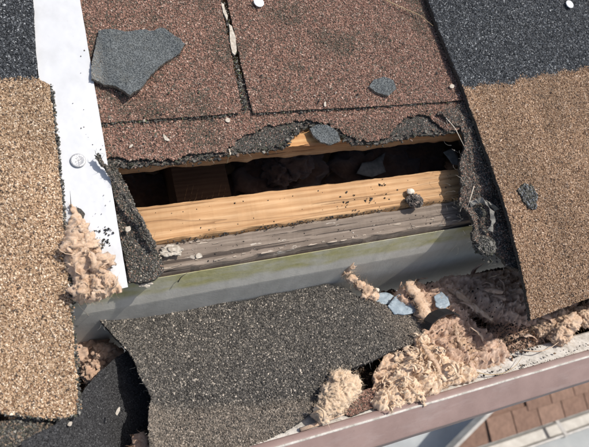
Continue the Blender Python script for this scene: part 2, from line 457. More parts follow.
# ================================================================== THE SETTING
W_DECK = -0.006; W_BOT = -0.025
V_DECK = (G(116, 173, W_BOT)[1] + G(452, 141, W_BOT)[1]) / 2            # torn lower edge of the decking
V_B1 = (G(138, 209, W_BOT)[1] + G(455, 167, W_BOT)[1]) / 2              # pine board, back and front edges
V_B0 = (G(165, 243, W_BOT)[1] + G(458, 198, W_BOT)[1]) / 2
W_GREY = -0.028
V_G0 = (G(300, 248, W_GREY)[1] + G(475, 220, W_GREY)[1]) / 2            # weathered board, front edge
Y_BACK = R3(0, V_G0, W_GREY)[1] - 0.0025                                # gutter back sheet
Z_TOP = (GY(300, 253.5, Y_BACK)[2] + GY(440, 231, Y_BACK)[2]) / 2
Y_LIP = Y_BACK - 0.150
Z_LIP = np.mean([GY(589, 361, Y_LIP)[2], GY(467, 393, Y_LIP)[2], GY(340, 426, Y_LIP)[2]])
Z_FLOOR = Z_TOP - 0.123
print('V', V_DECK, V_B1, V_B0, V_G0, 'yb', Y_BACK, 'zt', Z_TOP, 'lip', Y_LIP, Z_LIP)
XL, XR = -0.75, 1.05
Z_GROUND = -3.05

def sweep(name, prof, x0, x1, mat, parent, thick=0.001, nseg=1, wob=0.0, smooth=False):
    """thin sheet bent along a (y, z) profile and run along the eave"""
    pr = np.array(prof, float)
    n = len(pr)
    d = np.zeros_like(pr); d[1:-1] = pr[2:] - pr[:-2]; d[0] = pr[1] - pr[0]; d[-1] = pr[-1] - pr[-2]
    nr = np.c_[-d[:, 1], d[:, 0]] / (np.linalg.norm(d, axis=1)[:, None] + 1e-12)
    ring = np.vstack([pr, (pr + nr * thick)[::-1]])
    xs = np.linspace(x0, x1, nseg + 1); k = len(ring)
    V = []; Fs = []
    for x in xs:
        for (y, z) in ring:
            V.append((x, y + wob * nz(x, 0, 3, 9), z + wob * nz(x, 5, 3, 9)))
    for i in range(nseg):
        for j in range(k):
            q = (j + 1) % k
            Fs.append((i * k + j, i * k + q, (i + 1) * k + q, (i + 1) * k + j))
    Fs.append(tuple(range(k - 1, -1, -1))); Fs.append(tuple(range(nseg * k, nseg * k + k)))
    return mesh(name, V, Fs, mat, parent, smooth=smooth)

def prism(name, ring, us, mat, parent=None, wob=0.0, seed=0.0, edge=None, smooth=False, fm=None):
    """solid with a (v, w) section swept along u, each corner roughened a little"""
    k = len(ring); V = []; Fs = []
    for u in us:
        for j, (v, w) in enumerate(ring):
            a = wob if edge is None else edge[j]
            V.append((u, v + a * nz(u * 1000, j * 31.7, seed, 0.05, 4), w + 0.5 * a * nz(u * 1000, j * 17.3, seed + 9, 0.06, 4)))
    n = len(us)
    for i in range(n - 1):
        for j in range(k):
            q = (j + 1) % k
            Fs.append((i * k + j, (i + 1) * k + j, (i + 1) * k + q, i * k + q))
    Fs.append(tuple(range(k))); Fs.append(tuple(range((n - 1) * k + k - 1, (n - 1) * k - 1, -1)))
    mi = None if fm is None else [fm[j] for i in range(n - 1) for j in range(k)] + [0, 0]
    return mesh(name, roof(V), Fs, mat, parent, mi, smooth=smooth)

# ground far below
V = [(-40, -40, Z_GROUND), (40, -40, Z_GROUND), (40, 40, Z_GROUND), (-40, 40, Z_GROUND)]
g = mesh('ground', V, [(0, 1, 2, 3)], M['concrete']); g['kind'] = 'structure'
# roof: decking planks and, further down, the old shingles
ROOF = empty('roof', R3(0, V_DECK, W_BOT)); ROOF['kind'] = 'structure'
us = np.r_[np.linspace(XL, -0.22, 8), np.linspace(-0.215, 0.36, 190), np.linspace(0.37, XR, 8)]
prism('plank', [(V_DECK + 0.138, W_BOT), (V_DECK, W_BOT), (V_DECK + 0.0015, W_BOT + .006), (V_DECK + 0.003, W_DECK - .002),
                (V_DECK + 0.0045, W_DECK), (V_DECK + 0.138, W_DECK)], us, [M['deck_pine'], M['cut_edge']], ROOF,
      edge=[0, .0022, .0018, .0016, .0022, 0], fm=[1, 1, 1, 1, 0, 0])
for i in range(1, 9):
    v0 = V_DECK + 0.1395 * i
    prism('plank', [(v0 + .138, W_BOT), (v0, W_BOT), (v0, W_DECK), (v0 + .138, W_DECK)], [XL, XR], M['deck_pine'], ROOF)
# wall and soffit that close the attic below the roof
zs = Z_TOP - 0.16
o = box_obj('wall', (XL + .01, 1.02, Z_GROUND), (XR - .01, 1.2, R3(0, 1.1, W_BOT)[2] - .02), M['render_wall']); o['kind'] = 'structure'
o = box_obj('soffit', (XL, Y_BACK + .045, zs - .012), (XR, 1.02, zs), M['soffit_paint']); o['kind'] = 'structure'
for nm, xa, xb in (('attic_light_block_left', XL, XL + .02), ('attic_light_block_right', XR - .02, XR)):  # unseen end closures added to keep daylight out of the attic
    pts = []
    yz = [(Y_BACK + .045, zs), (1.02, zs), (1.02, R3(0, 1.07, W_BOT)[2]), (R3(0, V_B1, W_BOT)[1] + .002, R3(0, V_B1, W_BOT)[2] - .002)]
    V = [(x, y, z) for x in (xa, xb) for (y, z) in yz]
    o = mesh(nm, V, [(0, 1, 2, 3), (7, 6, 5, 4), (0, 4, 5, 1), (1, 5, 6, 2), (2, 6, 7, 3), (3, 7, 4, 0)], M['plain_timber']); o['kind'] = 'structure'

# boards at the eave
def board(name, v0, v1, wt, depth, mat, us, wob, seed):
    dv, dw = -SP * depth, -CP * depth
    b = 0.0012
    return prism(name, [(v1 + dv, wt + dw), (v0 + dv, wt + dw), (v0, wt - b), (v0 + b, wt), (v1 - b, wt), (v1, wt - b)], us, mat,
                 edge=[0, 0, wob, wob, wob, wob], seed=seed)
us = np.linspace(XL + .02, XR - .02, 420)
fin(board('fascia_board', V_B0 + 0.0012, V_B1, W_BOT - 0.0005, 0.145, M['pine'], us, .0011, 4),
    'bright bare pine board along the lower edge of the dark hole', 'board')
fin(board('fascia_board', V_G0, V_B0 - 0.0012, W_GREY, 0.040, M['grey_wood'], us, .0016, 8),
    'weathered grey brown board with flaking paint beside the gutter', 'board')

GB = bpy.data.objects['fascia_board.001']
J = Joiner()
for i in range(38):
    k = rng.rand()
    u = -.13 + .36 * rng.rand() if k < .8 else -.12 + .06 * rng.rand()
    L = .003 + .010 * rng.rand() ** 2; wd = .0007 + .0012 * rng.rand()
    v = (V_G0 + .0008 + abs(rng.randn()) * .0016) if k < .62 else ((V_B0 - .0030 - abs(rng.randn()) * .002) if k > .8 else V_G0 + .004 + .016 * rng.rand())
    n = 8; pts = [(u + math.cos(a) * L / 2 * (.6 + .6 * rng.rand()), v + math.sin(a) * wd / 2 * (.6 + .7 * rng.rand())) for a in np.arange(n) * 2 * math.pi / n]
    V = [R3(a, b, W_GREY + h + .0006 * (a - u) / L) for h in (.0002, .0009) for a, b in pts]
    Fs = [(0, q + 1, q) for q in range(1, n - 1)] + [(n, n + q, n + q + 1) for q in range(1, n - 1)]
    for q in range(n): Fs += [(q, (q + 1) % n, n + (q + 1) % n), (q, n + (q + 1) % n, n + q)]
    J.add(V, np.array(Fs), np.array([.40, .33, .26]) * (.5 + .6 * rng.rand()))
o = J.build('flaking_paint', M['grain'], GB); o['kind'] = 'stuff'

# rafter and things inside the opening
def rblock(name, u0, u1, v0, v1, w1, dep, mat, rot=0):
    k = 14; V = []; Fs = []
    return prism(name, [(v1, w1 - dep), (v0, w1 - dep), (v0, w1), (v1, w1)], np.linspace(u0, u1, 6), mat, wob=.001)
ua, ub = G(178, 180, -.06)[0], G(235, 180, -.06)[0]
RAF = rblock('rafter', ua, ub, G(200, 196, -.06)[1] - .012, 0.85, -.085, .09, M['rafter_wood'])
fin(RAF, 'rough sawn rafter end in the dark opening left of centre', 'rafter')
for i in range(8):      # saw marks stand proud of the rafter's upper face
    u = ua + (ub - ua) * (i + .2) / 9.5; v = G(200, 196, -.06)[1] - .008
    V, Fs = tube([R3(u, v + .004 * (i % 3), -.0852), R3(u + .006, v + .014, -.0851), R3(u + .013, v + .030, -.0852)], .0006, 5, True)
    mesh('saw_ridge', V, Fs, M['cut_edge'], RAF)

# ------------------------------------------------------------------ gutter
GUT = empty('gutter', (0.1, Y_LIP + .07, Z_FLOOR))
fin(GUT, 'mauve painted metal gutter with grey back along the eave', 'gutter')
sweep('back_panel', [(Y_BACK, Z_TOP), (Y_BACK - .0004, Z_TOP - .034), (Y_BACK - .0002, Z_TOP - .036), (Y_BACK + .012, Z_FLOOR)], XL, XR, M['gutter_back'], GUT, -.0006)
sweep('floor_panel', [(Y_BACK - .002, Z_FLOOR), (Y_LIP + .055, Z_FLOOR - .002)], XL, XR, M['gutter_back'], GUT, .001)
sweep('front_panel', [(Y_LIP + .054, Z_FLOOR), (Y_LIP + .040, Z_FLOOR + .012), (Y_LIP + .036, Z_FLOOR + .03), (Y_LIP + .034, Z_LIP - .048),
                      (Y_LIP + .020, Z_LIP - .044), (Y_LIP + .004, Z_LIP - .040), (Y_LIP - .0085, Z_LIP - .0365)], XL, XR, M['gutter_paint'], GUT, .001)
sweep('inner_ledge', [(Y_LIP + .033, Z_LIP - .018), (Y_LIP + .031, Z_LIP - .0075), (Y_LIP + .029, Z_LIP - .0055), (Y_LIP + .0075, Z_LIP - .0018)], XL, XR,
      M['chalky_paint'], GUT, .0009, 60, .0006)
lipp = [(Y_LIP + .0080, Z_LIP - .0022), (Y_LIP + .0074, Z_LIP - .0002), (Y_LIP + .0060, Z_LIP + .0006), (Y_LIP + .0030, Z_LIP + .0012)]
lipp += [(Y_LIP + .0008, Z_LIP + .0012), (Y_LIP + .0002, Z_LIP + .0008), (Y_LIP - .0005, Z_LIP + .0000), (Y_LIP - .0080, Z_LIP - .0085), (Y_LIP - .0155, Z_LIP - .0175)]
lipp += [(Y_LIP - .0160 + .0015 * (1 - math.cos(a)) - .0012 * math.sin(a), Z_LIP - .0180 - .0030 * (a / 1.5)) for a in np.linspace(0.2, 1.5, 6)]
lipp += [(Y_LIP - .0152, Z_LIP - .0300), (Y_LIP - .0140, Z_LIP - .0335), (Y_LIP - .0110, Z_LIP - .0350), (Y_LIP - .0080, Z_LIP - .0345)]
sweep('lip', lipp, XL, XR, M['gutter_paint'], GUT, -.0009, 60, .0006, True)
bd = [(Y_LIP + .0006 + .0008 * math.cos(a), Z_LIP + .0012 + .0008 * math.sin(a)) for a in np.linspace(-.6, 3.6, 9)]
sweep('lip_highlight', bd, XL, XR, M['chalky_paint'], GUT, -.0004, 60, .0006, True)  # pale paint on this bead draws the lip's bright reflection line
capp = [(Y_BACK, Z_TOP), (Y_BACK, Z_FLOOR), (Y_LIP + .054, Z_FLOOR), (Y_LIP + .036, Z_FLOOR + .03), (Y_LIP + .002, Z_LIP - .03), (Y_LIP + .002, Z_LIP)]
for xa in (XL - .002, XR):
    V = [(x, y, z) for x in (xa, xa + .002) for (y, z) in capp]
    mesh('end_cap', V, [tuple(range(5, -1, -1)), tuple(range(6, 12))] + [(i, (i + 1) % 6, (i + 1) % 6 + 6, i + 6) for i in range(6)], M['gutter_paint'], GUT)

# gutter fill: plane of the litter that lies in it, higher towards the lip
FA_Y0, FA_Z0 = Y_BACK, Z_TOP - 0.078
FA_Y1, FA_Z1 = Y_LIP + .030, Z_LIP - .006
FB = (FA_Z1 - FA_Z0) / (FA_Y1 - FA_Y0); FA = FA_Z0 - FB * FA_Y0
def fill(px, py, h=0.0):
    x, y = GP(px, py, FA + h, FB)
    return np.array([x, y, FA + h + FB * y])
def heap(name, outline, grid, top, thick, mat, parent=None, smooth=True):
    V, Fs, mi, T, f = slab(outline, grid, top, thick)
    return mesh(name, V, Fs, [mat, mat], parent, mi, smooth), T, f
yl0, yb0 = Y_LIP + .034, Y_BACK - .003
so, ST, Sf = heap('gutter_soil', [(XL + .01, yl0), (XR - .01, yl0), (XR - .01, yb0), (XL + .01, yb0)], .006,
          lambda x, y: FA + FB * y - .020 - .016 * min(1, max(0, (-.01 - x) / .06)) + .012 * nz(x, y, 1, 38, 4), .03, M['soil'])
so['kind'] = 'stuff'
fin(so, 'dark crumbly soil lying in the bottom of the gutter', 'soil')
add_granules(so, ST, Sf, .22, .0013, [(.03, .02, .014), (.07, .045, .03), (.13, .085, .055), (.015, .012, .01), (.28, .22, .16)], [4, 3, 2, 3, .5], 'crumbs')

# ================================================================== OLD BROWN SHINGLES (pieces of the roof)
def roofsheet(outline_px, w, amp=.0006, edges=None, step=.0025, seed=0.0, raw=None):
    pts = [G(x, y, w) for x, y in outline_px] if raw is None else raw
    return rough_outline(pts, step, amp, seed, edges)
def shingle(name, outline, topf, thick, mats, parent, grid=.006):
    V, Fs, mi, T, f = slab(outline, grid, topf, thick, roof)
    return mesh(name, V, Fs, mats, parent, mi), T, f
def warp(u, v, a, seed=0.0): return a * nz(u, v, seed, 14, 3)

# black crust of the older layer, standing out below the torn brown edge
crust_px = [(92, 166), (103, 165), (115, 168), (140, 166), (165, 165), (185, 163), (205, 160), (225, 156), (245, 153), (270, 150), (286, 147), (292, 138),
            (300, 131), (316, 126), (332, 129), (342, 138), (352, 144), (372, 145), (395, 141), (420, 136), (440, 134), (470, 131), (480, 100), (300, 92), (92, 112)]
ol = roofsheet(crust_px, -.003, .0036, step=.0008, seed=3)
o, T, f = shingle('underlayer', ol, lambda u, v: -.0022 + warp(u, v, .0012) + .0013 * nz(u, v, 5, 110, 3), .0026, [M['asphalt'], M['asphalt']], ROOF, .004)
fin(o, 'black torn under layer showing below the brown shingles')
add_granules(o, T, f, 1.0, .00055, CRUST + [(.22, .14, .11), (.30, .27, .23)], CRUSTW + [2.4, 1.0], keep=lambda x, y, P: y > 112)

lower_px = [(88, 160), (100, 158), (112, 152), (126, 156), (150, 158), (172, 158), (186, 154), (200, 152), (222, 149), (234, 143), (243, 134), (256, 130),
            (264, 124), (276, 123), (292, 120), (305, 118), (322, 120), (336, 125), (345, 132), (358, 136), (372, 139), (386, 136), (393, 128), (399, 119),
            (411, 113), (424, 112), (436, 119), (446, 127), (456, 127), (466, 118), (480, 118), (470, 70), (88, 85)]
ol = roofsheet([(x, y + (2.5 if 92 < x < 460 and y > 110 else 0)) for x, y in lower_px], .0012, .0042, step=.0007, seed=7)
o, T, f = shingle('shingle', ol, lambda u, v: .0012 + warp(u, v, .0010, 2), .0026, [M['brown_sheet'], M['asphalt']], ROOF, .005)
fin(o, 'worn reddish brown shingle strip with a torn lower edge above the hole')
def mossy(P, c):
    n_ = np.array([nz(p[0], p[1], p[2], 22, 4) for p in P])
    k = np.clip((n_ - 0.08) * 2.0, 0, .75)[:, None] * (rng.rand(len(P), 1) < .6)
    return c * (1 - k) + np.array([.06, .062, .045]) * k
add_granules(o, T, f, 1.25, .00070, BRN, BRNW, keep=lambda x, y, P: y > 96, mod=mossy)

J = Joiner()      # crumbling bits of felt and tar along the tear
tl = np.array(crust_px[1:22], float)
for i in range(240):
    k = rng.randint(len(tl) - 1); q = tl[k] + (tl[k + 1] - tl[k]) * rng.rand() + np.array([rng.randn() * 2, -2 + rng.randn() * 2.2])
    u, v = G(q[0], q[1], .0); n = 7; L = .0008 + .0020 * rng.rand() ** 2; ph = rng.rand() * 6; tz = rng.randn(2) * .5
    pts = [(math.cos(a + ph) * L * (.5 + .7 * rng.rand()), math.sin(a + ph) * L * .7 * (.3 + .9 * rng.rand())) for a in np.arange(n) * 2 * math.pi / n]
    V = [R3(u + a, v + b, h + a * tz[0] + b * tz[1] + .0005 * rng.randn()) for h in (-.0014, .0006) for a, b in pts]
    Fs = [(0, q_ + 1, q_) for q_ in range(1, n - 1)] + [(n, n + q_, n + q_ + 1) for q_ in range(1, n - 1)]
    for q_ in range(n): Fs += [(q_, (q_ + 1) % n, n + (q_ + 1) % n), (q_, n + (q_ + 1) % n, n + q_)]
    J.add(V, np.array(Fs), palette(1, CRUST + [(.20, .135, .10)], CRUSTW + [1.0])[0] * .8)
for i in range(130):
    k = rng.randint(len(tl) - 1); q = tl[k] + (tl[k + 1] - tl[k]) * rng.rand()
    u, v = G(q[0], q[1] - 1, .0)
    V, Fs = tube(strand(R3(u, v, -.001), [rng.randn(), -.5 + rng.randn() * .5, rng.randn() * .4], .003 + .005 * rng.rand(), .3, 5), .00014, 3); J.add(V, Fs, (.10, .095, .085) if rng.rand() < .6 else (.34, .30, .25))
o = J.build('torn_crumbs', M['grain'], ROOF); o['kind'] = 'stuff'
tab_a = [(96, 123), (155, 119), (200, 116), (238, 113), (241, 108), (235, 75), (228, 40), (221, 5), (214, -55), (70, -45)]
ol = roofsheet(tab_a, .0045, .0009, step=.0022, seed=11)
o, T, f = shingle('shingle', ol, lambda u, v: .0046 + warp(u, v, .0010, 4), .0032, [M['brown_sheet'], M['asphalt']], ROOF)
fin(o, 'reddish brown shingle tab left of the slot beside the white strip')
add_granules(o, T, f, 1.25, .00070, BRN, BRNW, mod=mossy)
tab_b = [(253, 113), (300, 110), (380, 106), (452, 101), (490, 98), (480, -55), (216, -55), (227, 0), (236, 40), (246, 85)]
ol = roofsheet(tab_b, .0048, .0006, step=.0022, seed=13)
o, T, f = shingle('shingle', ol, lambda u, v: .0048 + warp(u, v, .0010, 6), .0034, [M['brown_sheet'], M['asphalt']], ROOF)
fin(o, 'wide reddish brown shingle tab right of the slot')
add_granules(o, T, f, 1.25, .00070, BRN, BRNW, mod=mossy)
# dark crumbs packed under the two lower tab edges and in the slot
J = Joiner()
for (a, b, n_, wd) in (((98, 124), (238, 114.5), 420, 1.3), ((254, 114), (452, 102), 420, 1.0), ((222, 0), (246, 110), 420, 2.6), ((222, 50), (246, 112), 200, 3)):
    P = []
    for i in range(n_):
        s = rng.rand(); q = G(a[0] + (b[0] - a[0]) * s + rng.randn() * wd * .6, a[1] + (b[1] - a[1]) * s + rng.randn() * wd, .002)
        P.append(R3(q[0], q[1], .0024 + rng.rand() * .0012))
    V, Fs, cc = grains(np.array(P), .0007 * np.exp(rng.randn(n_) * .3), palette(n_, CRUST + [(.12, .14, .06)], CRUSTW + [1.2])); J.add(V, Fs, cc)
o = J.build('moss_crumbs', M['grain'], ROOF); o['kind'] = 'stuff'
# next course up the slope, outside the picture
for i, v0 in enumerate((.268, .395, .522, .649)):
    ol = rough_outline([(XL, v0), (XR, v0), (XR, v0 + .16), (XL, v0 + .16)], .02, .0006, i)
    o, T, f = shingle('shingle', ol, lambda u, v: .0085 - (v - v0) * .02 + warp(u, v, .0008, i), .003, [M['brown_sheet'], M['asphalt']], ROOF, .03)

# ================================================================== NEW TWO-TONE SHINGLES
def rect_uv(pxs, w): return [G(x, y, w) for x, y in pxs]
def dusty(P, c):
    # worn and dusty patches: granules lost or darkened in places
    a = np.array([nz(p[0], p[1], p[2], 16, 4) for p in P]); b = np.array([nz(p[0] * 2.2, p[1] * .6, p[2] * .6, 30, 3) for p in P])
    return c * np.clip(.93 + .22 * a + .16 * b, .55, 1.15)[:, None]
# left: lies over the white strip, over the eave
WL = .0125
lp = [G(x, y, WL) for x, y in ((26, -60), (33, 0), (37, 74), (40, 80), (50, 85), (57, 150), (63, 220), (70, 300), (78, 395), (77, 414), (60, 419), (30, 416), (0, 413))]
left_out = [(-.62, lp[0][1] + .25), (lp[0][0] - .01, lp[0][1] + .25)] + lp + [(-.62, lp[-1][1] - .006)]
ol = rough_outline(left_out, .0022, .0011, 17)
LS = empty('asphalt_shingle', R3(-.24, .02, .008))
fin(LS, 'new shingle left of the white strip, black at top and tan below', 'shingle')
topL = lambda u, v: WL + warp(u, v, .0012, 9) - .012 * max(0, -.03 - v) ** 1.0 * 1.2
def two_tone(o, T, f, test):
    o.data.materials.append(M['black_sheet']); c = (T[f[:, 0]] + T[f[:, 1]] + T[f[:, 2]]) / 3; x, y = pix(c)
    k = np.nonzero(test(x, y) | (y < -20))[0]
    for i in k: o.data.polygons[int(i)].material_index = 2
o, T, f = shingle('sheet', ol, topL, .0042, [M['tan_sheet'], M['asphalt']], LS, .005)
two_tone(o, T, f, lambda x, y: y < 79)
def is_tan_left(x, y, P): return y > 79 + 1.6 * np.sin(x * .9) + 1.5 * rng.randn(len(x))
add_granules(o, T, f, 1.9, .00068, TAN, TANW, 'tan_granules', keep=is_tan_left, mod=dusty)
add_granules(o, T, f, 1.6, .00068, BLK, BLKW, 'black_granules', keep=lambda x, y, P: y <= 79 + 1.6 * np.sin(x * .9) + 1.5 * rng.randn(len(x)))
sp_ = [G(x, y, .004) for x, y in ((72, 405), (66, 424), (48, 434), (30, 444), (10, 470))]
ol = rough_outline([(-.62, sp_[0][1])] + sp_ + [(-.62, sp_[-1][1])], .002, .002, 19)
o, T, f = shingle('starter_strip', ol, lambda u, v: .0035 + warp(u, v, .003, 12), .003, [M['asphalt'], M['asphalt']], LS, .006)
add_granules(o, T, f, 1.1, .00075, CRUST + [(.20, .15, .11)], CRUSTW + [2.5])

def edge_crumbs(parent, line, w, n, sd, r_=.0008):
    P = []; ln = np.array(line, float)
    for i in range(n):
        k = rng.randint(len(ln) - 1); q = ln[k] + (ln[k + 1] - ln[k]) * rng.rand() + rng.randn(2) * sd
        P.append(R3(*G(q[0], q[1], w), w + .0012 * rng.randn()))
    V, Fs, cc = grains(np.array(P), r_ * np.exp(rng.randn(n) * .3), palette(n, CRUST + [TAN[1]], CRUSTW + [1.0]))
    o = mesh('edge_crumbs', V, Fs, M['grain'], parent, colors=cc); o['kind'] = 'stuff'
edge_crumbs(LS, [(51, 86), (58, 150), (64, 220), (71, 300), (79, 395), (78, 413)], .0098, 1500, 1.1)
edge_crumbs(LS, [(79, 413), (60, 419), (30, 416), (0, 413)], .0098, 380, 1.0)
# right: lifted left edge throws a shadow on the old roof
rpx = [(531, 320), (529, 308), (520, 262), (507, 212), (494, 172), (479, 132), (464, 90), (447, 50), (428, 0), (410, -50)]
WR0 = .0134
rp = [G(x, y, WR0) for x, y in rpx]
q = G(589, 298, WR0)
right_out = rp + [(rp[-1][0], .62), (.86, .62), (.86, q[1] - (.86 - q[0]) * (rp[0][1] - q[1]) / (q[0] - rp[0][0]) * .15), q]
ol = rough_outline(right_out, .0022, .0009, 23)
RS = empty('asphalt_shingle', R3(.35, .05, .008))
fin(RS, 'large new shingle at right, black at top and tan below, lifted edge', 'shingle')
le = np.array(rp)
def topR(u, v):
    ue = np.interp(v, le[:, 1], le[:, 0]); d = max(0, u - ue)
    return .0108 + .0026 * math.exp(-d / .05) + warp(u, v, .0012, 15)
o, T, f = shingle('sheet', ol, topR, .0045, [M['tan_sheet'], M['asphalt']], RS, .006)
two_tone(o, T, f, lambda x, y: y < 88.5 - (x - 462) * .163)
def bl(x): return 88.5 - (x - 462) * .163 + 1.6 * np.sin(x * .31) + np.where((x > 498) & (x < 515), 3, 0)
edge_crumbs(RS, [(x - .6, y) for x, y in rpx[:9]], WR0 - .0035, 1300, .5, .0007)
add_granules(o, T, f, 1.7, .00070, [c for c in np.array(TAN) * np.array([.82, .77, .75])], [3.2, 3.2, 2.4, 1.1, 1.3, 3.0], 'tan_granules', keep=lambda x, y, P: y > bl(x) + 1.4 * rng.randn(len(x)), mod=dusty)
add_granules(o, T, f, 1.5, .00070, BLK, [3.2, 3.2, 2.4, .9, 2], 'black_granules', keep=lambda x, y, P: y <= bl(x) + 1.4 * rng.randn(len(x)))

# ================================================================== WHITE METAL STRIP, SCREW, NAILS
fp = [G(x, y, .0075) for x, y in ((80, 0), (104, 142), (128, 287), (98, 294), (72, 298), (46, 140), (30, 0))]
up = (fp[0][0] - fp[1][0], fp[0][1] - fp[1][1])
fo = fp + [(fp[-1][0] - .03, .62), (fp[0][0] + up[0] * 2.4, .62)]
ol = rough_outline(fo, .006, .00025, 29)
fv = G(95, 130, .0075)[1]
V, Fs, mi, T, f = slab(ol, .006, lambda u, v: .0078 + .0011 * math.exp(-((v - fv + (u + .19) * .25) / .007) ** 2) + .0007 * nz(u, v, 7, 11, 2), .0007, roof)
FL = mesh('flashing_strip', V, Fs, [M['white_metal']] * 2, None, mi, True)
FL.data.set_sharp_from_angle(angle=math.radians(35))
fin(FL, 'glossy white metal flashing strip running down beside the left shingle', 'flashing')
def lathe(prof, n, c, axis_tf):
    V = []; Fs = []
    for (r, h) in prof:
        for k in range(n):
            a = 2 * math.pi * k / n; V.append(axis_tf(c, r * math.cos(a), r * math.sin(a), h))
    for i in range(len(prof) - 1):
        for k in range(n):
            j = (k + 1) % n; Fs.append((i * n + k, i * n + j, (i + 1) * n + j, (i + 1) * n + k))
    Fs.append(tuple(range(n - 1, -1, -1))); Fs.append(tuple(range((len(prof) - 1) * n, len(prof) * n)))
    return V, Fs
rt = lambda c, a, b, h: R3(c[0] + a, c[1] + b, c[2] + h)
su, sv = G(78, 160, .010)
SC = empty('screw', R3(su, sv, .0085)); fin(SC, 'dull grey screw head fixing the white strip', 'screw')
V, Fs = lathe([(.0018, -.012), (.0018, -.0005), (.0060, 0), (.0062, .0006), (.0058, .0011), (.0048, .0013), (.0040, .0010), (.0004, .0010)], 28, (su, sv, .0085), rt)
mesh('head', V, Fs, M['screw_metal'], SC, smooth=True)
for ang in (0.5, 0.5 + math.pi / 2):
    du, dv = math.cos(ang) * .0026, math.sin(ang) * .0026; pu, pv = -math.sin(ang) * .0004, math.cos(ang) * .0004
    V = [R3(su + a * du + b * pu, sv + a * dv + b * pv, h) for h in (.0092, .0098) for a, b in ((-1, -1), (1, -1), (1, 1), (-1, 1))]
    mesh('cross_slot', V, [(3, 2, 1, 0), (4, 5, 6, 7), (0, 1, 5, 4), (1, 2, 6, 5), (2, 3, 7, 6), (3, 0, 4, 7)], M['screw_metal'], SC)
for (px, py, wb, lab) in ((259, 2, .0062, 'white roofing nail head on the brown shingle at the top'), (570, 4, .0125, 'white roofing nail head in the black part of the right shingle')):
    u, v = G(px, py, wb + .003)
    V, Fs = lathe([(.0016, -.02), (.0016, .0018), (.0052, .0020), (.0054, .0026), (.0050, .0031), (.0004, .0034)], 24, (u, v, wb), rt)
    fin(mesh('roofing_nail', V, Fs, M['nail_metal'], smooth=False), lab, 'nail', 'white roofing nails')

# ================================================================== LOOSE SHINGLE PIECES
def piece(name, px, w, topf, thick, mat, side, label, cat='shingle piece', amp=.0008, step=.0018, seed=0.0, grid=.004, gr=None, group=None):
    ol = rough_outline([G(x, y, w) for x, y in px], step, amp, seed)
    V, Fs, mi, T, f = slab(ol, grid, topf, thick, roof)
    o = mesh(name, V, Fs, [mat, side], None, mi); fin(o, label, cat, group)
    if gr: add_granules(o, T, f, *gr)
    return o, T, f
cpx = [(98, 28), (110, 27), (125, 30), (140, 28), (155, 29), (165, 27), (172, 33), (181, 37), (186, 43), (180, 52), (168, 60), (158, 68), (148, 80), (140, 90),
       (130, 97), (122, 91), (113, 85), (105, 84), (97, 81), (91, 79), (92, 65), (95, 45)]
c0 = G(140, 50, .012)
cl = G(98, 50, .012)
def topC(u, v):
    return .0100 + .0026 * max(0, (c0[1] + .012 - v)) / .03 + .0032 * nz(u, v, 3, 30, 3) + .0004 * nz(u, v, 8, 160, 3) - .0022 * max(0, 1 - abs(u - cl[0]) / .012)
SLT = [(.094, .104, .107), (.125, .136, .138), (.066, .074, .076), (.18, .187, .183)]
o, T, f = piece('shingle_fragment', cpx, .012, topC, .0040, M['slate_chip'], M['chip_edge'], 'flat slate grey shingle fragment lying on the brown shingle by the white strip', seed=31, amp=.0016, step=.0012)
def worn(P, c):
    uv = P @ TILT; k = np.clip(1 - (uv[:, 0] - cl[0] + .006) / .012, 0, 1)[:, None]
    return c * (1 - k) + (np.array([.27, .25, .215]) * (.7 + .5 * rng.rand(len(c), 1))) * k
add_granules(o, T, f, 1.6, .00040, SLT, [3, 3, 2, .8], mod=worn)
for px, w, th, lab, sd in (
    ([(370, 86), (374, 79), (385, 76), (394, 80), (397, 88), (389, 95), (378, 92)], .010, .0030, 'small dark slate chip on the wide brown shingle tab', 41),
    ([(310, 128), (318, 124), (330, 126), (338, 132), (341, 140), (332, 144), (321, 142), (314, 136)], .0025, .0028, 'bluish slate chip on the torn edge above the hole', 43)):
    c_ = G(px[0][0] + 10, px[0][1], w)
    o, T, f = piece('shingle_fragment', px, w, lambda u, v, w=w, sd=sd: w - .0012 + .0012 * nz(u, v, sd, 60, 3), th, M['slate_chip'], M['chip_edge'], lab, seed=sd, grid=.003, step=.0012)
    add_granules(o, T, f, 1.6, .00040, SLT, [3, 3, 2, .6])
piece('shingle_fragment', [(76, 206), (81, 209), (85, 214), (83, 220), (79, 217)], .0095, lambda u, v: .0100 + .0008 * nz(u, v, 3, 90, 2), .0015, M['asphalt'], M['asphalt'],  # thin flat black wedge laid on the strip
      'small flat black wedge on the white strip above the wad', seed=47, grid=.002, step=.001)
# crumbly dark bit on the right shingle
o, T, f = piece('shingle_fragment', [(518, 190), (524, 184), (534, 186), (538, 196), (536, 209), (529, 208), (523, 200)], .0155,
                lambda u, v: .0150 + .0018 * nz(u, v, 3, 120, 3), .004, M['asphalt'], M['asphalt'], 'crumbly dark grey scrap on the tan part of the right shingle', seed=45, grid=.003, amp=.002, step=.001)
add_granules(o, T, f, 1.1, .0009, CRUST + [(.22, .24, .26)], CRUSTW + [2])

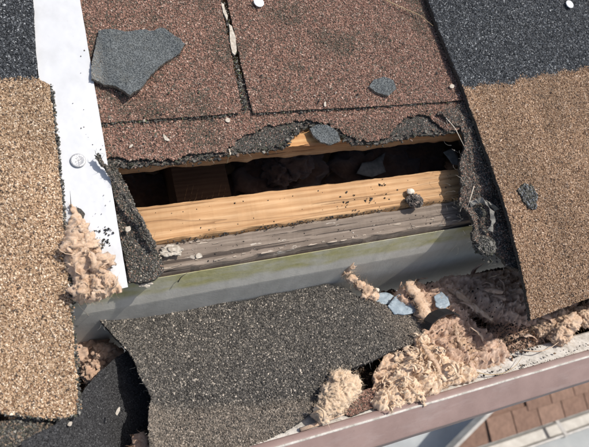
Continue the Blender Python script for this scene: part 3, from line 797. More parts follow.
# torn felt hanging along the right end of the hole
tpx = [(432, 118), (446, 126), (456, 131), (460, 150), (457, 170), (461, 186), (459, 200), (468, 213), (476, 224), (473, 238), (481, 246), (496, 252), (508, 266),
       (526, 272), (522, 240), (508, 195), (492, 152), (478, 118), (466, 96), (455, 108)]
def topT(u, v):
    s = min(1, max(0, (.075 - v) / .08))
    return .0052 - .0125 * s + .0035 * nz(u, v, 21, 45, 3) + .0015 * nz(u, v, 23, 160, 3)
o, T, f = piece('torn_felt', tpx, -.006, topT, .004, M['asphalt'], M['asphalt'], 'ragged black torn felt hanging at the right end of the hole', 'roofing felt', amp=.003, step=.0014, seed=51, grid=.004)
add_granules(o, T, f, 1.0, .00062, CRUST + [(.26, .165, .12), (.17, .10, .075), (.36, .32, .265)], CRUSTW + [5.0, 4.0, 2.0])
J = Joiner()
for i in range(170):
    q = rnd.choice(tpx[:14]); q = (q[0] + rng.randn() * 7, q[1] + rng.randn() * 7)
    u, v = G(q[0], q[1], -.008)
    w = topT(u, v) + .001
    V, Fs = tube(strand(R3(u, v, w), [rng.randn(), rng.randn() - .6, rng.rand() * .6], .006 + .012 * rng.rand(), .25), .00022, 3); J.add(V, Fs, (.09, .085, .075) if rng.rand() < .7 else (.32, .29, .25))
fb = J.build('fibres', M['grain'], o); fb['kind'] = 'stuff'
# pale curled scraps caught in the felt
def ribbon(path, width, th, side):
    path = np.asarray(path, float); n = len(path); V = []; Fs = []
    side = np.asarray(side, float)
    for i in range(n):
        d = path[min(i + 1, n - 1)] - path[max(i - 1, 0)]; d /= np.linalg.norm(d) + 1e-12
        s = side[i] if side.ndim == 2 else side
        s = s - d * (s @ d); s /= np.linalg.norm(s) + 1e-12
        nn = np.cross(d, s)
        wd = width[i] if np.ndim(width) else width
        for a, b in ((-1, -1), (1, -1), (1, 1), (-1, 1)): V.append(path[i] + s * wd / 2 * a + nn * th / 2 * b)
    for i in range(n - 1):
        for k in range(4):
            j = (k + 1) % 4; Fs += [(i * 4 + k, i * 4 + j, (i + 1) * 4 + j), (i * 4 + k, (i + 1) * 4 + j, (i + 1) * 4 + k)]
    e = (n - 1) * 4
    Fs += [(0, 2, 1), (0, 3, 2), (e, e + 1, e + 2), (e, e + 2, e + 3)]
    return np.array(V), np.array(Fs, int)
def rpath(pxs, w): return [R3(*G(x, y, ww), ww) for (x, y), ww in zip(pxs, w)]
for pxs, w, wd, lab, mt in (
    ([(478, 198), (486, 203), (492, 212), (493, 222), (490, 231)], [.002, .004, .006, .004, .0], .006, 'curled grey paper scrap caught in the torn felt', 'paint_flake'),
    ([(470, 204), (480, 201), (490, 204), (497, 210)], [-.004, -.001, .001, -.002], .007, 'second grey scrap lying across the top of the torn felt', 'grey_paper'),
    ([(488, 240), (492, 245), (496, 249)], [-.004, -.002, -.004], .004, 'tiny grey scrap above the round clump by the gutter', 'paint_flake')):
    p = rpath(pxs, w); p = [np.array(p[0]) + (np.array(p[-1]) - np.array(p[0])) * 0 for _ in ()] or p
    fine = []
    for i in range(len(p) - 1):
        for s in np.linspace(0, 1, 5)[:-1]: fine.append(p[i] * (1 - s) + p[i + 1] * s + rng.randn(3) * .0003)
    fine.append(p[-1])
    V, Fs = ribbon(fine, [wd * (.55 + .6 * rng.rand()) for _ in fine], .0006, [R3(.6, -.5, .5 * math.sin(i * .8)) for i in range(len(fine))])
    fin(mesh('scrap', V, Fs, M['grey_paper']), lab, 'scrap')

# rotted remnant on the left end of the hole, with its curled-up rim
wpx = [(106, 168), (118, 176), (128, 192), (140, 214), (152, 236), (162, 254), (165, 268), (157, 276), (142, 281), (129, 280), (122, 240), (112, 190)]
def topW(u, v):
    s = min(1, max(0, (.075 - v) / .08))
    return .0010 - .0205 * s + .0022 * nz(u, v, 31, 60, 3) + .0012 * nz(u, v, 33, 170, 3)
o, T, f = piece('shingle_remnant', wpx, -.010, topW, .005, M['asphalt'], M['asphalt'], 'rotted dark shingle remnant between the white strip and the pine board', amp=.0022, step=.0014, seed=61, grid=.004)
add_granules(o, T, f, 1.1, .00066, CRUST + [(.21, .14, .105), (.32, .27, .22)], CRUSTW + [2.4, .7])
rim = rpath([(97, 156), (106, 168), (117, 184), (128, 201), (138, 216), (148, 234), (157, 250)], [.016, .014, .010, .005, .000, -.006, -.012])
fine = []
for i in range(len(rim) - 1):
    for s in np.linspace(0, 1, 7)[:-1]: fine.append(rim[i] * (1 - s) + rim[i + 1] * s + rng.randn(3) * .00035)
V, Fs = tube(fine, .0017, 8, False)
V = V + rng.randn(*V.shape) * .00035
cr = mesh('curled_rim', V, Fs, M['asphalt'], o)
P, N = scatter(V, Fs, .9); V2, F2, cc = grains(P, .00055 * np.exp(rng.randn(len(P)) * .25), palette(len(P), CRUST + [(.24, .19, .15)], CRUSTW + [4]))
gg = mesh('granules', V2, F2, M['grain'], o, colors=cc); gg['kind'] = 'stuff'
J = Joiner()
for i in range(70):
    s = rng.randint(len(fine)); V, Fs = tube(strand(fine[s], rng.randn(3), .004 + .005 * rng.rand(), .3, 5), .0002, 3); J.add(V, Fs, (.10, .09, .075))
fb = J.build('fibres', M['grain'], o); fb['kind'] = 'stuff'

# big dark shingle piece folded into the gutter
FRA = Z_TOP - .066 - ((Z_LIP + .002) - (Z_TOP - .066)) / (Y_LIP + .012 - Y_BACK) * Y_BACK
FRB = ((Z_LIP + .002) - (Z_TOP - .066)) / (Y_LIP + .012 - Y_BACK)
fpx = [(88, 312), (108, 309), (130, 306), (160, 302), (190, 299), (214, 298), (226, 302), (240, 303), (262, 297), (300, 290), (328, 285), (345, 288), (358, 295), (380, 303),
       (402, 310), (420, 320), (426, 330), (420, 344), (404, 349), (388, 355), (370, 364), (350, 371), (334, 380), (322, 398), (312, 412), (296, 424), (262, 441), (225, 456), (190, 475), (152, 475),
       (149, 447), (148, 425), (151, 404), (140, 386), (132, 366), (120, 350), (104, 332)]
fo = [GP(x, y, FRA, FRB) for x, y in fpx]
ol = rough_outline(fo, .0018, .0012, 71)
k1, k2 = np.array(GP(146, 408, FRA, FRB)), np.array(GP(315, 396, FRA, FRB))
kd = (k2 - k1) / np.linalg.norm(k2 - k1); kn = np.array([kd[1], -kd[0]])
gl = sorted((GP(px, py, FRA, FRB) for px, py in fpx[-6:] + fpx[:1]), key=lambda p: p[1])
def GLX(y): return float(np.interp(y, [p[1] for p in gl], [p[0] for p in gl]))
def topF(x, y):
    d = (np.array([x, y]) - k1) @ kn          # positive in front of the crease
    z = FRA + FRB * y
    z += .0065 * math.exp(-((d + .030) / .022) ** 2) - .0035 * math.exp(-(d / .006) ** 2)
    if d > 0: z += .0015 * math.exp(-((d - .012) / .008) ** 2) - .10 * max(0, d - .008)
    z += .014 * math.exp(-max(0, x - GLX(y)) / .018)
    return z + .0028 * nz(x, y, 71, 22, 3) + .0009 * nz(x, y, 72, 90, 3)
V, Fs, mi, T, f = slab(ol, .004, topF, .0036)
BF = mesh('shingle_piece', V, Fs, [M['grey_sheet'], M['felt']], None, mi)
fin(BF, 'large dark grey granular shingle piece slumped into the gutter', 'shingle piece')
xt = GP(420, 330, FRA, FRB)[0]
def fragmod(P, c):
    k = np.clip((P[:, 0] - xt + .045) / .05, 0, .75)
    d = (P[:, :2] - k1) @ kn
    k = np.maximum(k, np.clip((d + np.array([.006 * nz(p[0], p[1], 2, 45, 3) for p in P])) / .022, 0, .5))
    k = (k * (.5 + rng.rand(len(P))))[:, None].clip(0, .85)
    return c * (1 - k) + np.array([.22, .18, .14]) * (.5 + rng.rand(len(P), 1)) * k
add_granules(BF, T, f, 1.4, .00074, GRY, GRYW, mod=fragmod)
J = Joiner()
for i in range(260):
    q = fo[rng.choice([28 + 3, 32, 33, 34, 35, 36, 0, 1, 2, 3])]
    j = rng.randint(len(ol)); q = ol[j]
    x, y = q[0] + rng.randn() * .001, q[1] + rng.randn() * .001
    V, Fs = tube(strand((x, y, topF(x, y) - .001), (rng.randn(), rng.randn(), rng.randn() * .5), .003 + .005 * rng.rand(), .3, 5), .00018, 3); J.add(V, Fs, (.06, .06, .058) if rng.rand() < .7 else (.25, .24, .22))
fb = J.build('fibres', M['grain'], BF); fb['kind'] = 'stuff'

# smooth black flap beside it, underside up: lies on the left shingle's corner and dives into the gutter
FX, FWW = [10, 58, 86, 116, 160], [.020, .018, -.020, -.080, -.092]
def flapw(px): return float(np.interp(px, FX, FWW))
FUU = [G(px, 412, flapw(px))[0] for px in range(10, 161, 5)]; FWU = [flapw(px) for px in range(10, 161, 5)]
apx = [(22, 442), (40, 432), (60, 421), (74, 404), (88, 384), (102, 368), (116, 357), (128, 350), (146, 360), (162, 395), (162, 430), (162, 480), (20, 480)]
ol = rough_outline([G(x, y, flapw(x)) for x, y in apx], .002, .0012, 81)
V, Fs, mi, T, f = slab(ol, .005, lambda u, v: float(np.interp(u, FUU, FWU)) + .002 * nz(u, v, 81, 20, 2), .003, roof)
AF = mesh('shingle_flap', V, Fs, [M['felt'], M['asphalt']], None, mi)
fin(AF, 'smooth black flap of felt leaning between the left shingle and the dark piece', 'shingle piece')
add_granules(AF, T, f, 1.0, .00052, [(.02, .02, .021), (.05, .05, .052), (.09, .09, .09)], [3, 2, .5])

# ================================================================== INSULATION
def ico(sub):
    bm = bmesh.new(); bmesh.ops.create_icosphere(bm, subdivisions=sub, radius=1.0)
    V = np.array([v.co for v in bm.verts]); bm.verts.index_update()
    Fs = np.array([[v.index for v in f.verts] for f in bm.faces]); bm.free()
    return V, Fs
ICO = {s: ico(s) for s in (2, 3, 4, 5)}
def lobe(c, r, scale=(1, 1, 1), sub=4, amp=.35, freq=2.2, seed=0.0, fold=.22):
    V, Fs = ICO[sub]
    R = rots(1)[0]
    out = np.empty_like(V)
    for i, p in enumerate(V):
        q = Vector(p)
        w = noise.noise_vector(q * freq * .7 + Vector((seed, 1.7, 3.1)))
        a = noise.fractal(q * freq + w * .9 + Vector((seed, seed * .3, 0)), 1.0, 2.0, 4)
        rd = 1 - abs(noise.noise(q * freq * 2.1 + w * 1.6 + Vector((0, seed, 5)))) * 2
        out[i] = p * (1 + amp * a + fold * (rd - .4) + .09 * noise.noise(q * 9 + Vector((seed, 0, 0))) + .07 * noise.noise(q * 19 + Vector((seed, 3, 0)))) + np.array(w) * .18
    return (out @ R.T) * np.array(scale) * r + np.array(c), Fs
def fuzz(parent, V, n, L, r, cols, name='fibres'):
    """fine curling fibres, most of them lying along the surface"""
    V = np.asarray(V); c = V.mean(0); J = Joiner()
    for i in range(int(n * FZ)):
        p = V[rng.randint(len(V))]; d = (p - c); d = d / (np.linalg.norm(d) + 1e-9)
        up = np.array([-.2, -.3, .9]); k = rng.rand()
        t_ = np.cross(up + rng.randn(3) * .35, rng.randn(3)); t_ /= np.linalg.norm(t_) + 1e-9
        dd = t_ + up * (.10 if k < .95 else .7) + d * .2
        T_, F_ = tube(strand(p + up * .0005, dd, L * (.5 + .9 * rng.rand()), .22, 6, 1.0), r * (.7 + .8 * rng.rand()), 3); J.add(T_, F_, np.array(cols[rng.randint(len(cols))]) * (.7 + .5 * rng.rand()))
    o = J.build(name, M['grain'], parent); o['kind'] = 'stuff'; return o
FZ = 3.2
BUFF = [(.60, .41, .25), (.70, .52, .35), (.48, .30, .17)]
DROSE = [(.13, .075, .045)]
ROSE = [(.46, .29, .19), (.54, .36, .25), (.34, .20, .13)]
def clump(lobes, mat, label, cols, nf=160, L=.010, extra=None, cat='insulation', smooth=True):
    """lobes: (centre, radius, scale, subdivision, amp, freq)"""
    J = Joiner()
    for i, (c, r, sc, sub, am, fr) in enumerate(lobes):
        V, Fs = lobe(c, r, sc, sub, am, fr, seed=rng.rand() * 50); J.add(V, Fs)
    if extra:
        for V, Fs in extra: J.add(V, Fs)
    o = J.build('insulation_clump', M[mat], None, smooth); fin(o, label, cat, 'loose insulation')
    if nf: fuzz(o, np.vstack(J.V), nf, L, .00010, cols)
    return o
def curl(c, L, width, th, rad):
    """one curled shred"""
    R = rots(1)[0]; n = 12; ph = rng.rand() * 6; tw = rng.randn() * .9
    path = []; sd = []
    for i in range(n):
        a = ph + i / (n - 1) * L / rad
        path.append(R @ np.array([math.cos(a) * rad * (1 + .3 * i / n), math.sin(a) * rad, (i / n - .5) * L * .35]) + np.array(c) + rng.randn(3) * .0004)
        sd.append(R @ np.array([math.cos(a) * .3 * tw, math.sin(a) * .3 * tw, 1]))
    wd = [width * (.45 + .55 * math.sin(math.pi * (i + .6) / n)) for i in range(n)]
    return ribbon(path, wd, th, np.array(sd))
def relief(x, y, seed, fr, k3=1.0):
    # swirling, torn folds of matted wool, about -1..1
    q = Vector((x * fr, y * fr, seed)); wv = noise.noise_vector(q * .55) * 1.25 + noise.noise_vector(q * 1.7) * .35
    a = 1 - abs(noise.noise(q * .8 + wv)) * 2.4
    b = 1 - abs(noise.noise(q * 2.0 + wv * 1.8 + Vector((3, 1, 0)))) * 2.4
    c = 1 - abs(noise.noise(q * 4.6 + wv * 2.6 + Vector((7, 1, 0)))) * 2.4
    return .55 * a + .32 * b + .17 * c * k3 + .5 * noise.noise(q * .5 + Vector((0, 9, 0)))
def rz(px, py, w): return R3(*G(px, py, w), w)

# on the white strip: a draped wedge of wool with folds, thinner towards its upper end
spx = [(70, 203), (76, 206), (84, 219), (92, 234), (99, 248), (106, 262), (113, 274), (121, 287), (122, 293), (112, 295), (102, 298), (92, 303), (80, 305), (73, 300), (72, 284), (69, 268), (64, 250), (64, 236), (68, 222)]
so_ = [G(x, y, .012) for x, y in spx]
ol = rough_outline(so_, .0016, .0050, 91)
axis_a, axis_b = np.array(G(71, 205, .012)), np.array(G(95, 300, .012))
def topS(u, v):
    s = min(1, max(0, (axis_a[1] - v) / (axis_a[1] - axis_b[1])))
    e = min([math.hypot(u - a, v - b) for a, b in so_pts]) if so_pts else .01
    return .0094 + (.004 + .010 * s) * min(1, e / .008) ** .6 + .0088 * (.45 + .55 * s) * relief(u, v * .85, 4.0, 88, 1.2) * min(1, e / .005)
so_pts = ol[::3]
V, Fs, mi, T, f = slab(ol, .0010, topS, .0022, roof)
J = Joiner(); J.add(V, Fs)
wad_poly = [(72, 218), (84, 228), (96, 250), (106, 270), (114, 286), (104, 293), (84, 299), (75, 292), (71, 262), (69, 240)]
def rand_px(poly):
    xs = [p[0] for p in poly]; ys = [p[1] for p in poly]
    while True:
        x = min(xs) + rng.rand() * (max(xs) - min(xs)); y = min(ys) + rng.rand() * (max(ys) - min(ys))
        if inside(poly, np.array([x]), np.array([y]))[0]: return x, y
for i in range(18):
    x, y = rand_px(wad_poly); u, v = G(x, y, .016); h = topS(u, v)
    a, b = lobe(R3(u, v, h), .0026 + .0036 * rng.rand(), (.6 + 1.0 * rng.rand(), .7 + .8 * rng.rand(), .6), 3, 1.0, 1.7, rng.rand() * 40); J.add(a, b)
for i in range(12):
    x, y = rand_px(wad_poly); u, v = G(x, y, .018); h = topS(u, v) + .001
    a, b = curl(R3(u, v, h), .010 + .014 * rng.rand(), .0016 + .0028 * rng.rand(), .0005, .004 + .005 * rng.rand()); J.add(a, b)
V = np.vstack(J.V); Fs = np.vstack(J.F); mi = None
o = mesh('insulation_clump', V, Fs, [M['buff_wool']] * 2, None, mi, True)
fin(o, 'buff wad of insulation wool draped on the lower end of the white strip', 'insulation', 'loose insulation')
fuzz(o, V, 800, .0045, .00007, BUFF)
V, Fs = tube([rz(71, 207, .013), rz(70.5, 198, .017), rz(70, 191, .022)], .0004, 4)
mesh('wisp', V, Fs, M['dark_fibre'], o)

# wisp rising against the gutter back
L_ = []
for (x, y, h, r) in ((352, 253, .052, .0032), (346, 258, .050, .0030), (352, 266, .040, .0038), (346, 272, .030, .0042), (352, 279, .024, .0052), (360, 285, .018, .0058), (367, 290, .014, .0062), (373, 297, .012, .0056), (365, 297, .010, .0055)):
    p = fill(x, y, h); L_.append((p, r, (1.1, .8, .9), 3, .5, 2.4))
V, Fs = ribbon([fill(338, 255, .050), fill(344, 253.5, .054), fill(351, 253, .056), fill(355, 257, .052), fill(352, 263, .046), fill(345, 270, .036)], [.0022, .003, .0035, .0045, .006, .008], .0014, (0.2, -.6, .7))
clump(L_, 'buff_wool', 'buff wisp of insulation rising against the gutter back', BUFF, 140, .007, [(V, Fs)])

# mats in the gutter to the right of the dark piece
def matpiece(px, h0, hgt, mat, label, seed, cols, fr=42, nf=260, grid=.0014, thick=.012, amp=.003, edge=.009, nl=14):
    o2 = [GP(x, y, FA + h0, FB) for x, y in px]
    ol = rough_outline(o2, .002, amp, seed)
    ed = np.array(ol[::3])
    def top(x, y):
        e = np.min(np.hypot(ed[:, 0] - x, ed[:, 1] - y))
        k = min(1, e / edge) ** .7
        return FA + FB * y + h0 + hgt * (k - 1) * .9 + relief(x, y, seed * .37, fr * 2.1, 1.3) * hgt * .66 * (.25 + .75 * k)
    V, Fs, mi, T, f = slab(ol, grid, top, thick)
    J = Joiner(); J.add(V, Fs)
    for i in range(nl):
        x, y = rand_px(px); a = fill(x, y, h0); z = top(a[0], a[1])
        q = curl((a[0], a[1], z - .002), .016 + .016 * rng.rand(), .003 + .005 * rng.rand(), .0006, .009 + .008 * rng.rand())
        J.add(*q)
    o = mesh('insulation_mat', np.vstack(J.V), np.vstack(J.F), [M[mat]], None, None, True); fin(o, label, 'insulation', 'loose insulation')
    fuzz(o, T, nf * 2.2, .007, .00008, cols)
    return o
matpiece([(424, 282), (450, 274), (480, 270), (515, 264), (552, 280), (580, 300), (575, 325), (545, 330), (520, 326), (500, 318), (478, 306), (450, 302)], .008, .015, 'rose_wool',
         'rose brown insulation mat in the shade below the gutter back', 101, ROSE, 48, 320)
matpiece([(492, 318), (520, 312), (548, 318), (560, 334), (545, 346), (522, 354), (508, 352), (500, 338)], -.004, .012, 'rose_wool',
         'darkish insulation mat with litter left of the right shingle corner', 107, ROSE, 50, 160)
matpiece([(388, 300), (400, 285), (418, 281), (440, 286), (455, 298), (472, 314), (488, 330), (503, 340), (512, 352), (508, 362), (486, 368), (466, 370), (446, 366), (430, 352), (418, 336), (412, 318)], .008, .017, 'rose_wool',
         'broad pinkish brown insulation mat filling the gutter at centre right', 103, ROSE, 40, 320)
matpiece([(440, 330), (458, 328), (476, 338), (492, 350), (504, 358), (500, 364), (470, 371), (448, 368), (436, 350)], .006, .010, 'buff_wool',
         'flattened buff insulation sheet resting on the gutter ledge', 105, BUFF, 55, 200, .0016)
# folded straps of wool across the mats
for pts, hs, wd, lab, mt in (
    ([(408, 284), (414, 292), (421, 303), (426, 315), (428, 328)], [.016, .020, .020, .018, .012], [.010, .013, .014, .012, .008], 'smooth buff fold of insulation beside the blue scraps', 'buff_wool'),
    ([(448, 288), (458, 294), (470, 304), (482, 313), (494, 321)], [.012, .016, .017, .015, .010], [.004, .006, .007, .006, .003], 'long twisted buff strand across the shaded mat', 'buff_wool'),
    ([(455, 325), (458, 338), (464, 350), (472, 360), (476, 367)], [.016, .015, .014, .012, .008], [.003, .004, .004, .004, .002], 'narrow tan strip of insulation lying on the pinkish mat', 'buff_wool'),
    ([(418, 340), (428, 352), (436, 364), (442, 378), (446, 388)], [.020, .022, .019, .015, .010], [.003, .005, .005, .004, .003], 'tan ribbon of insulation hanging through the curled shreds', 'buff_wool')):
    p = [fill(x, y, h) for (x, y), h in zip(pts, hs)]; fine = []; wf = []
    for i in range(len(p) - 1):
        for s in np.linspace(0, 1, 6)[:-1]:
            fine.append(p[i] * (1 - s) + p[i + 1] * s + rng.randn(3) * .0004); wf.append((wd[i] * (1 - s) + wd[i + 1] * s) * (.9 + .2 * rng.rand()))
    V, Fs = tube(fine, 1.0, 8, False)
    V = V.reshape(-1, 8, 3); cen = np.array(fine)[:, None, :]
    V = cen + (V - cen) * (np.array(wf) / 2)[:, None, None] * (1 + .28 * rng.randn(len(fine), 8, 1)) * np.array([1.15, 1.0, .5]); V = V.reshape(-1, 3)
    o = mesh('insulation_strand', V, Fs, M[mt], None, smooth=True); fin(o, lab, 'insulation', 'loose insulation')
    fuzz(o, V, 110, .006, .00010, BUFF)

# bright curled shreds heaped on the ledge
L_ = []; EX = []
shred_poly = [(412, 336), (424, 334), (436, 350), (450, 362), (466, 368), (478, 374), (470, 382), (448, 386), (430, 394), (412, 402), (392, 408), (378, 410), (370, 402), (380, 386), (396, 372), (402, 354)]
def rand_in(poly):
    xs = [p[0] for p in poly]; ys = [p[1] for p in poly]
    while True:
        x = min(xs) + rng.rand() * (max(xs) - min(xs)); y = min(ys) + rng.rand() * (max(ys) - min(ys))
        if inside(poly, np.array([x]), np.array([y]))[0]: return x, y
ol = rough_outline([GP(x, y, FA + .008, FB) for x, y in shred_poly], .0016, .004, 151)
ed_ = np.array(ol[::3])
def topH(x, y):
    e = np.min(np.hypot(ed_[:, 0] - x, ed_[:, 1] - y)); k = min(1, e / .007) ** .6
    return FA + FB * y + .004 + .008 * k + .0085 * relief(x, y, 15.5, 105, 1.3) * (.3 + .7 * k)
V, Fs, mi, T, f = slab(ol, .0011, topH, .006)
EX.append((V, Fs))
for i in range(26):
    x, y = rand_in(shred_poly); L_.append((fill(x, y, .006 + .008 * rng.rand()), .0022 + .0030 * rng.rand(), (.6 + 1.0 * rng.rand(), .6 + .8 * rng.rand(), .5 + .6 * rng.rand()), 3, 1.0, 1.7))
for i in range(60):
    x, y = rand_in(shred_poly); a = fill(x, y, .010); EX.append(curl((a[0], a[1], topH(a[0], a[1]) + .001), .010 + .014 * rng.rand(), .0014 + .0026 * rng.rand(), .0005, .003 + .005 * rng.rand()))
clump(L_, 'shred_wool', 'heap of bright cream torn insulation shreds spilling on the gutter ledge', BUFF, 900, .0045, EX)
tuck = [(385, 352), (404, 344), (416, 346), (408, 372), (388, 392), (370, 392), (374, 372)]
ol = rough_outline([GP(x, y, FA + .002, FB) for x, y in tuck], .0016, .003, 153)
V, Fs, mi, T, f = slab(ol, .0013, lambda x, y: FA + FB * y + .004 + .008 * relief(x, y, 8.5, 100), .006)
clump([], 'buff_wool', 'shaded buff insulation tucked under the tip of the dark piece', BUFF, 160, .006, [(V, Fs)])

# pale lump between the dark piece and the lip
L_ = []
for (x, y, h, r) in ((340, 380, .016, .0115), (345, 390, .015, .0130), (336, 396, .015, .0135), (330, 404, .013, .0120), (322, 414, .010, .0085), (352, 383, .012, .0085)):
    L_.append((fill(x, y, h), r, (1.0, .95, .8), 5 if r > .011 else 4, .22, 1.5))
EX = [curl(fill(319, 414, .020), .018, .006, .0014, .0052)]
clump(L_, 'pale_wool', 'pale cream lump of insulation wedged between dark piece and gutter lip', [(.66, .54, .40), (.56, .42, .28)], 700, .006, EX)
V, Fs = tube([fill(300, 430, .006), fill(318, 424, .007), fill(334, 418, .008), fill(344, 414, .008)], .0022, 7, True)
fin(mesh('insulation_strand', V + rng.randn(*V.shape) * .0003, Fs, M['buff_wool'], smooth=True), 'flat buff strand lying along the ledge below the pale lump', 'insulation', 'loose insulation')
# small red-brown shingle chunk beside the lump
kp = [(350, 398), (362, 390), (374, 388), (382, 394), (380, 404), (366, 410), (352, 416), (343, 414)]
ol = rough_outline([GP(x, y, FA + .006, FB) for x, y in kp], .0014, .001, 111)
V, Fs, mi, T, f = slab(ol, .003, lambda x, y: FA + FB * y + .006 + .0015 * nz(x, y, 3, 90, 3), .006)
o = mesh('shingle_fragment', V, Fs, [M['brown_sheet'], M['asphalt']], None, mi); fin(o, 'small red brown granular chunk beside the pale insulation lump', 'shingle piece')
add_granules(o, T, f, 1.2, .0007, BRN, BRNW)

# lumps under the right shingle
L_ = []
for (x, y, h, r) in ((566, 322, .014, .0120), (560, 334, .010, .0105), (548, 325, .008, .0095), (584, 318, .014, .0105), (540, 330, .003, .0080), (600, 312, .012, .013), (535, 322, .004, .007)):
    L_.append((fill(x, y, h), r * 1.1, (1.1, .95, .85), 5, .34, 1.6))
clump(L_, 'buff_wool', 'buff wad of insulation bulging out beneath the right shingle', BUFF, 320, .009)
L_ = []
for i in range(14):
    L_.append((fill(610 + 12 * i + 6 * rng.rand(), 318 - 5 * i + 8 * rng.rand(), .004), .012 + .005 * rng.rand(), (1.2, 1, .8), 3, .4, 2.2))
clump(L_, 'rose_wool', 'insulation along the gutter at the far right', ROSE, 60, .009)
# dim wool in the left gap
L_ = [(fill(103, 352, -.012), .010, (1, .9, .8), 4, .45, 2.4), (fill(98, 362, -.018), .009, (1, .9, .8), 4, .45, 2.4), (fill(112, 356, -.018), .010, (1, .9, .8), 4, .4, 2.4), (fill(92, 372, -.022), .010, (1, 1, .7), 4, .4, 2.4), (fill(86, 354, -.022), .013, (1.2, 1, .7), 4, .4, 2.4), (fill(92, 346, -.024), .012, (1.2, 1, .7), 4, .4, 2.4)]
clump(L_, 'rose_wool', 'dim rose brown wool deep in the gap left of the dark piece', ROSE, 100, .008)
L_ = [(fill(140 + 5 * rng.randn(), 446 + 4 * rng.randn(), -.002), .006, (1, 1, .8), 3, .5, 2.2) for _ in range(5)]
clump(L_, 'rose_wool', 'small brown tuft of wool at the bottom edge beside the black flap', ROSE, 60, .006)
# wool and scraps deep inside the opening
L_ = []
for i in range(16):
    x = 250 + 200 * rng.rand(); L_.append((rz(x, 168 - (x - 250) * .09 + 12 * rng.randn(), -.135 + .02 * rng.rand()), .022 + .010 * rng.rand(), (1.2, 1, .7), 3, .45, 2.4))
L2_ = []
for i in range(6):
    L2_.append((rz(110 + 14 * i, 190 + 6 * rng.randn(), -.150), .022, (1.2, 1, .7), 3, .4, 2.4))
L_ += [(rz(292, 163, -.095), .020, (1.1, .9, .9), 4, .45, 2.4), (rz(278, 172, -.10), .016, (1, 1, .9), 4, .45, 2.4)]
clump(L_, 'shaded_wool', 'old brown insulation lying deep inside the dark hole right of the rafter', DROSE, 60, .016)
clump(L2_, 'shaded_wool', 'dim old insulation in the dark hole left of the rafter', DROSE, 20, .016)
def scrap_poly(px, w, thick, mat, label, name='scrap', seed=0.0, cat='scrap', bend=.004, amp=.0006):
    ol = rough_outline([G(x, y, w) for x, y in px], .003, amp, seed)
    V, Fs, mi, T, f = slab(ol, .005, lambda u, v: w + bend * nz(u, v, seed, 30, 2), thick, roof)
    o = mesh(name, V, Fs, [M[mat]] * 2, None, mi, True); return fin(o, label, cat)
scrap_poly([(356, 174), (362, 163), (374, 160), (386, 152), (383, 163), (386, 172), (372, 177)], -.090, .0008, 'grey_paper', 'pointed grey paper scrap inside the dark hole', seed=121)
scrap_poly([(444, 152), (452, 148), (458, 154), (459, 166), (452, 164)], -.040, .0008, 'grey_paper', 'small grey paper scrap at the right end of the hole', seed=123)

# blue plastic scraps and black strap among the wool
def fill_scrap(px, h, thick, mat, label, name, seed, bend=.003, cat='scrap'):
    ol = rough_outline([GP(x, y, FA + h, FB) for x, y in px], .002, .0022, seed)
    V, Fs, mi, T, f = slab(ol, .003, lambda x, y: FA + FB * y + h + bend * nz(x, y, seed, 45, 2), thick)
    return fin(mesh(name, V, Fs, [M[mat]] * 2, None, mi, True), label, cat)
fill_scrap([(372, 294), (386, 292), (394, 296), (390, 304), (380, 306), (374, 302)], .006, .0012, 'blue_plastic', 'small blue grey plastic scrap by the gutter back', 'plastic_scrap', 131)
fill_scrap([(388, 306), (394, 297), (403, 291), (412, 292), (417, 304), (416, 312), (404, 315), (394, 314)], .012, .0014, 'blue_plastic', 'larger pale blue plastic scrap behind the dark piece', 'plastic_scrap', 133)
fill_scrap([(434, 296), (441, 291), (449, 297), (450, 305), (442, 308), (436, 306)], .018, .0014, 'blue_plastic', 'pale blue plastic scrap left of the twisted strand', 'plastic_scrap', 135)
p = [fill(x, y, h) for (x, y), h in zip([(425, 329), (428, 322), (434, 316), (442, 312), (450, 311), (457, 315)], [.016, .021, .024, .024, .022, .018])]
fine = []
for i in range(len(p) - 1):
    for s in np.linspace(0, 1, 5)[:-1]: fine.append(p[i] * (1 - s) + p[i + 1] * s)
fine.append(p[-1])
V, Fs = ribbon(fine, [.013 * (.65 + .35 * math.sin(math.pi * (i + 2) / (len(fine) + 3))) for i in range(len(fine))], .0016, (.25, -.9, .55))
fin(mesh('strap', V, Fs, M['black_strap'], smooth=False), 'black rubbery strap curving over the pinkish insulation mat', 'strap')

# ================================================================== SMALL LOOSE THINGS
def rock_clump(c, r, scale, label, name='granule_clump', dens=1.0, cols=CRUST, wts=CRUSTW, gs=.00085):
    V, Fs = lobe(c, r, scale, 4, .25, 1.6, seed=rng.rand() * 30, fold=.05)
    o = mesh(name, V, Fs, M['asphalt'], smooth=True); fin(o, label, 'debris')
    P, N = scatter(V, Fs, dens); V2, F2, cc = grains(P + N * .0003, gs * np.exp(rng.randn(len(P)) * .25), palette(len(P), cols, wts))
    g_ = mesh('granules', V2, F2, M['grain'], o, colors=cc); g_['kind'] = 'stuff'
    return o
rock_clump(rz(415, 201, -.019), .0078, (1.0, 1.0, .62), 'round grey granular clump lying on the pine board', cols=[(.17, .13, .105), (.09, .08, .07), (.26, .22, .18), (.04, .035, .03)], wts=[3, 3, 2, 2])
V, Fs = lobe(rz(410.5, 191.5, -.0205), .0040, (1, 1, .8), 3, .2, 1.5, 4.0, .03)
fin(mesh('pebble', V, Fs, M['pale_fibre'], smooth=True), 'cream pebble touching the granular clump on the pine board', 'pebble')
rock_clump(rz(485, 245, -.010), .0115, (1.05, 1.0, .55), 'flat round dark granular clump hanging over the gutter back', cols=CRUST + [(.18, .17, .15)], wts=CRUSTW + [1.8])
rock_clump(rz(478, 210, -.010), .0080, (.9, 1.1, .5), 'dark granular clump in the torn felt beside the grey board', cols=CRUST, wts=CRUSTW)

